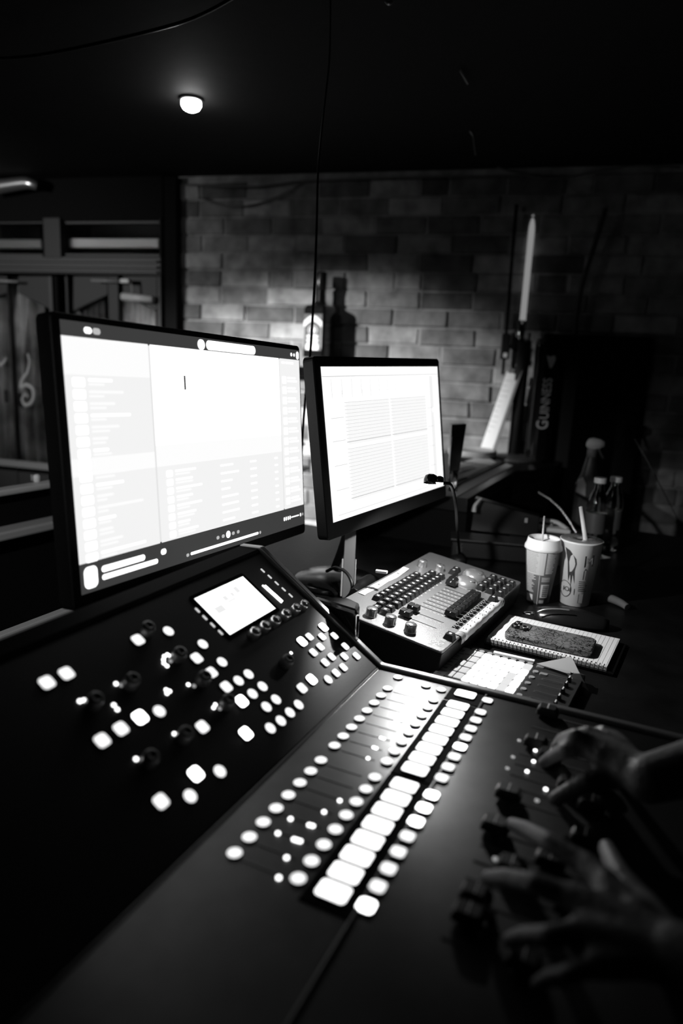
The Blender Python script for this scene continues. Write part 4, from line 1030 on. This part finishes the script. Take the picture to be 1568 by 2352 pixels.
# spray bottle
p = PZ(1338, 1208, TZ); d = (p-EYE).dot(fw); s = d/FPX
t = thing('spray_bottle', 'spray bottle with white trigger head and pale label behind the water bottles', 'spray bottle', camframe(p))
bm = new(); slab(bm, [(0, .072, .05, .018), (.004, .076, .053, .02), (96*s, .076, .053, .02), (120*s, .05, .04, .018), (150*s, .034, .032, .015), (165*s, .026, .026, .012)], seg=6); obj('bottle_body', bm, mat('spray_body', .08, .35), t)
bm = new(); loft(bm, [[(x, y, z) for x, z in ((-.034, 80*s), (-.004, 72*s), (-.006, 100*s), (-.018, 115*s), (-.03, 108*s))] for y in (-.0285, -.0265)]); obj('label_patch', bm, mat('label_pale', .95, .5), t)
bm = new(); lathe(bm, [(.0145, 160*s), (.0145, 176*s), (.012, 180*s)], 24); obj('collar', bm, mat('spray_head', .3, .4), t)
bm = new(); loft(bm, [[(x, y*wd, z) for y, z in ((-1, z0), (-.8, z1-.003), (-.3, z1), (.3, z1), (.8, z1-.003), (1, z0))] for x, wd, z0, z1 in ((-.02, .006, 184*s, 192*s), (-.014, .012, 180*s, 200*s), (.0, .014, 178*s, 203*s), (.02, .011, 180*s, 201*s), (.034, .007, 186*s, 196*s))], smooth=True); obj('spray_head', bm, mat('spray_head_white', .95, .4), t)
bm = new(); tube(bm, [(.018, 0, 182*s), (.024, 0, 172*s), (.036, 0, 158*s)], .004, 8); obj('trigger', bm, mat('trigger_grey', .12, .4), t)

# ================================================================= gooseneck lamps and dark case
p = PZ(1130, 1262, TZ+.03)
dk = (p-EYE).dot(fw)
Mk = camframe(PZ(1130, 1290, TZ)); Ik = Mk.inverted()
t = thing('black_case', 'dark flight case with faint upright letters behind the silver desk', 'case', Mk @ Matrix.Rotation(R(4), 4, 'Z'))
q = PZ(1130, 1290, TZ); s = (q-EYE).dot(fw)/FPX
bm = new(); prism(bm, [(-95*s, .01), (185*s, .01), (185*s, .24), (70*s, .24), (40*s, .07), (-95*s, .07)], 0, 44*s); obj('case_body', bm, mat('case_black', .003, .5, bump=.2), t, .004)
bm = new(); prism(bm, [(-98*s, -.01), (188*s, -.01), (188*s, .245), (68*s, .245), (38*s, .075), (-98*s, .075)], 44*s, 44*s+.005); obj('lid_board', bm, mat('lid_edge', .02, .5), t, .001)
text('lettering', 'ISK', .022, t, Matrix.Translation((-76*s, .0092, 22*s)) @ Matrix.Rotation(R(90), 4, 'X') @ Matrix.Rotation(R(90), 4, 'Z'), mat('case_letter', .05, .5), .0004)
# black box on the case with chain-like gooseneck
q2 = PD(1165, 1150, dk+.06)
t = thing('power_strip_box', 'slim black box with a beaded gooseneck curving down to the right', 'box', camframe(Vector((q2.x, q2.y, TZ+48*s+.001))))
s2 = (dk+.06)/FPX
hh = 62*s2
bm = new(); loft(bm, [[(x*s2, y, z) for x, z in ((-78, 0), (75, 0), (75, 50*s2), (-73, 78*s2))] for y in (-.02, .02)]); obj('box_body', bm, mat('box_black', .004, .3), t, .003)
bm = new()
I = t.matrix_world.inverted()
pts = [I @ PD(x, y, dk+.04) for x, y in ((1238, 1132), (1262, 1146), (1288, 1170), (1308, 1198), (1322, 1222), (1330, 1262))]
for j in range(len(pts)-1):
    for k in range(6):
        a = pts[j].lerp(pts[j+1], k/6); bmesh.ops.create_icosphere(bm, subdivisions=1, radius=.0042, matrix=Matrix.Translation(a))
obj('beaded_gooseneck', bm, mat('bead_metal', .25, .25, metal=.8), t)
bm = new(); box(bm, (75*s2*.6, -.031, 40*s2), (.008, .002, .012)); obj('small_latch', bm, GREYP, t)
bm = tube(new(), [I @ q for q in [PD(1088, 1176, dk-.02), PD(1090, 1162, dk-.02), PD(1100, 1149, dk-.02), PD(1106, 1144, dk-.02)]], lambda s: .007-.0055*s, 5); obj('glove_tip', bm, mat('glove_pale', .35, .5), t)  # pale glove tip, joined to the box front for support
# led reading lamp in front of the smaller monitor
LP_ = PD(994, 1108, 1.22)
t = thing('gooseneck_lamp', 'small black gooseneck lamp shining down in front of the smaller monitor', 'lamp', camframe(PZ(1052, 1290, TZ)))
I = t.matrix_world.inverted(); hp = I @ LP_; hp.z += .002
bm = new()
for k, dx in ((0, -.004), (1, .011)):
    lathe(bm, [(.004, .013), (.010, .010), (.0125, .003), (.0125, -.004), (.011, -.004), (.0105, .001), (.001, .003)] if k == 0 else [(.003, .008), (.007, .006), (.008, .0), (.007, -.003), (.001, .001)], 24, c=(hp.x+dx, hp.y, hp.z+(0 if k == 0 else .002)))
obj('lamp_head', bm, GLOSSB, t)
bm = new(); lathe(bm, [(.0105, -.003), (.0105, -.0062), (.008, -.0085), (.001, -.009)], 20, c=(hp.x-.004, hp.y, hp.z)); lathe(bm, [(.0068, -.001), (.0068, -.004), (.001, -.005)], 20, c=(hp.x+.011, hp.y, hp.z)); obj('led_face', bm, emi('reading_led', 30), t)
bm = new(); e_ = I @ PD(1016, 1109, 1.24); tube(bm, [(hp.x+.006, hp.y, hp.z+.006), e_, I @ PD(1036, 1116, 1.28), I @ PD(1046, 1160, 1.40), I @ PD(1050, 1220, 1.44), (0, 0, .03), (0, 0, .012)], .0032, 10); obj('gooseneck', bm, MATTEB, t)
bm = new(); lathe(bm, [(.022, 0), (.022, .012), (.008, .018)], 24); obj('lamp_base', bm, BLACK, t)
spot('gooseneck_lamp_source', LP_+Vector((-.002, 0, -.015)), LP_+rt0*.11+Vector((-math.sin(YAW), math.cos(YAW), 0))*.01+Vector((0, 0, -.26)), DESKLAMP_P, .004, 162, .22)
# slim headphone cable/speaker behind right
cable('thin_stick', 'thin pale stick in the dark behind the water bottles', [PD(1457, 1008, 2.1), PD(1472, 1034, 2.1), PD(1488, 1062, 2.1), PZ(1560, 1200, TZ)], .0014, mat('stick', .2, .5), 'stick')

# ================================================================= operator at the right
def person():
    bm = new()
    def cap(a, b, ra, rb, flat=1, seg=14, n=6):
        a = Vector(a); b = Vector(b); d = (b-a); L = d.length; d.normalize()
        x = d.orthogonal().normalized() if abs(d.z) > .95 else d.cross(Vector((0, 0, 1))).normalized(); y = x.cross(d)
        rings = []
        for i in range(5): t = i/5; ang = math.pi/2*(1-t); rings.append((a-d*ra*math.sin(ang), ra*math.cos(ang)+1e-4))
        for i in range(n+1): t = i/n; rings.append((a.lerp(b, t), ra+(rb-ra)*t))
        for i in range(1, 6): t = i/5; ang = math.pi/2*t; rings.append((b+d*rb*math.sin(ang), rb*math.cos(ang)+1e-4))
        loft(bm, [[c+x*r*math.cos(2*math.pi*k/seg)+y*r*flat*math.sin(2*math.pi*k/seg) for k in range(seg)] for c, r in rings])
    def L3(x, y, z): return CF.px(x, y, z)
    # right hand (far): index, middle, ring, little, thumb
    wr = L3(1488, 1790, .062); pk_ = [L3(1348, 1722, .066), L3(1368, 1708, .07), L3(1392, 1700, .07), L3(1412, 1700, .066)]
    tips = [(L3(1300, 1722, .062), L3(1268, 1738, .036), L3(1247, 1752, .022)), (L3(1322, 1692, .075), L3(1292, 1700, .052), L3(1276, 1716, .024)), (L3(1350, 1684, .075), L3(1322, 1690, .05), L3(1308, 1700, .022)), (L3(1384, 1680, .07), L3(1362, 1684, .05), L3(1352, 1690, .024))]
    for m_, (a, b, c), r in zip(pk_, tips, (.0088, .0092, .0086, .0074)):
        cap(wr.lerp(m_, .25), m_, .0125, .0105); cap(m_, a, r*1.06, r*.98); cap(a, b, r*.97, r*.88); cap(b, c, r*.88, r*.74)
    tb = L3(1420, 1782, .045); tm = L3(1345, 1796, .042); tt = L3(1274, 1836, .019)
    cap(wr, tb, .016, .014); cap(tb, tm, .0135, .0105); cap(tm, tt, .0103, .0078)
    cap(wr.lerp(pk_[0], .35), wr.lerp(pk_[3], .35), .015, .014); cap(wr.lerp(pk_[0], .75), wr.lerp(pk_[3], .75), .0125, .012); cap(wr, pk_[1], .018, .012)
    el = Vector((-.02, -.62, .11)); sh = Vector((-.12, -.82, .40))
    cap(wr, wr.lerp(el, .45), .0235, .034); cap(wr.lerp(el, .45), el, .034, .04); cap(el, sh, .042, .052)
    # left hand (near)
    wl = L3(1560, 2200, .06); kn_ = [L3(1345, 1985, .055), L3(1318, 2062, .058), L3(1330, 2140, .055), L3(1370, 2215, .05)]
    tl_ = [(L3(1262, 1935, .055), L3(1208, 1905, .036), L3(1175, 1893, .022)), (L3(1230, 2030, .058), L3(1160, 2016, .04), L3(1118, 2018, .022)), (L3(1262, 2150, .055), L3(1205, 2150, .038), L3(1168, 2160, .022)), (L3(1310, 2235, .05), L3(1262, 2245, .034), L3(1232, 2262, .021))]
    for m_, (a, b, c), r in zip(kn_, tl_, (.0088, .0092, .0086, .0074)):
        cap(wl.lerp(m_, .25), m_, .0125, .0105); cap(m_, a, r*1.06, r*.98); cap(a, b, r*.97, r*.88); cap(b, c, r*.88, r*.74)
    tb = L3(1475, 2085, .045); tm = L3(1420, 2010, .045); tt = L3(1392, 1948, .035)
    cap(wl, tb, .016, .0145); cap(tb, tm, .0135, .0105); cap(tm, tt, .0103, .0078)
    cap(wl.lerp(kn_[0], .4), wl.lerp(kn_[3], .4), .0145, .0135); cap(wl.lerp(kn_[0], .75), wl.lerp(kn_[3], .75), .0125, .0115); cap(wl, kn_[1], .018, .012); cap(wl, kn_[2], .018, .012)
    el2 = Vector((-.52, -.66, .10)); sh2 = Vector((-.47, -.84, .40))
    cap(wl, wl.lerp(el2, .45), .0235, .034); cap(wl.lerp(el2, .45), el2, .034, .04); cap(el2, sh2, .042, .052)
    # torso, neck, head, hips, legs
    cx = -.295; cy = -.88
    for z, rx, k in ((.36, .13, 0), (.25, .125, 0), (.1, .115, 0), (-.05, .12, 0)):
        cap((cx-.06, cy, z), (cx+.06, cy, z-.06), rx, rx)
    cap(sh, sh2, .06, .06); cap((cx, cy, .42), (cx, cy+.02, .53), .055, .05)
    cap((cx, cy+.025, .56), (cx, cy+.015, .66), .07, .092)          # skull
    cap((cx, cy+.085, .56), (cx, cy+.11, .61), .028, .03); cap((cx, cy+.115, .605), (cx, cy+.118, .63), .016, .009)   # jaw, nose
    for sx in (-1, 1): cap((cx+sx*.088, cy+.01, .6), (cx+sx*.09, cy+.005, .63), .014, .018)
    for sx in (-1, 1):
        hip = (cx+sx*.09, cy, -.1); kn2 = (cx+sx*.1, cy+.03, -.53); an = (cx+sx*.11, cy, -.92)
        cap(hip, kn2, .085, .058); cap(kn2, an, .056, .038); cap((an[0], an[1], -.955), (an[0], an[1]+.16, -.965), .04, .03)
    me_o = obj('person', bm, SKIN); me_o.matrix_world = MC
    rm = me_o.modifiers.new('remesh', 'REMESH'); rm.mode = 'VOXEL'; rm.voxel_size = .0032; rm.use_smooth_shade = True
    sm = me_o.modifiers.new('smooth', 'SMOOTH'); sm.factor = .6; sm.iterations = 5
    tag(me_o, 'person at the right edge reaching bare hands over the console faders', 'person')
    # shirt and hair as children
    bm = new(); b0 = bm
    def cap2(a, b, ra, rb): 
        nonlocal bm; cap_(a, b, ra, rb)
    def cap_(a, b, ra, rb, seg=16, n=5):
        a = Vector(a); b = Vector(b); d = (b-a).normalized(); x = d.orthogonal().normalized(); y = x.cross(d); rr = []
        for i in range(5): ang = math.pi/2*(1-i/5); rr.append((a-d*ra*math.sin(ang), ra*math.cos(ang)+1e-4))
        for i in range(n+1): rr.append((a.lerp(b, i/n), ra+(rb-ra)*i/n))
        for i in range(1, 6): ang = math.pi/2*i/5; rr.append((b+d*rb*math.sin(ang), rb*math.cos(ang)+1e-4))
        loft(bm, [[c+x*r*math.cos(2*math.pi*k/seg)+y*r*math.sin(2*math.pi*k/seg) for k in range(seg)] for c, r in rr])
    for z, rx in ((.36, .14), (.25, .136), (.1, .127), (-.05, .132)): cap_((cx-.06, cy, z), (cx+.06, cy, z-.06), rx, rx)
    cap_(sh, sh2, .07, .07); cap_(el.lerp(sh, .2), sh, .055, .063); cap_(el2.lerp(sh2, .2), sh2, .055, .063)
    o = obj('shirt', bm, SHIRT, me_o); r2 = o.modifiers.new('remesh', 'REMESH'); r2.mode = 'VOXEL'; r2.voxel_size = .008; r2.use_smooth_shade = True
    bm = new()
    for sx in (-1, 1):
        cap_((cx+sx*.09, cy, -.1), (cx+sx*.1, cy+.03, -.53), .1, .07); cap_((cx+sx*.1, cy+.03, -.53), (cx+sx*.11, cy, -.88), .068, .055)
    o = obj('trousers', bm, SHIRT, me_o); r2 = o.modifiers.new('remesh', 'REMESH'); r2.mode = 'VOXEL'; r2.voxel_size = .009
    bm = new(); cap_((cx, cy-.015, .6), (cx, cy-.005, .675), .086, .098); o = obj('hair', bm, HAIR, me_o, smooth=True)
person()
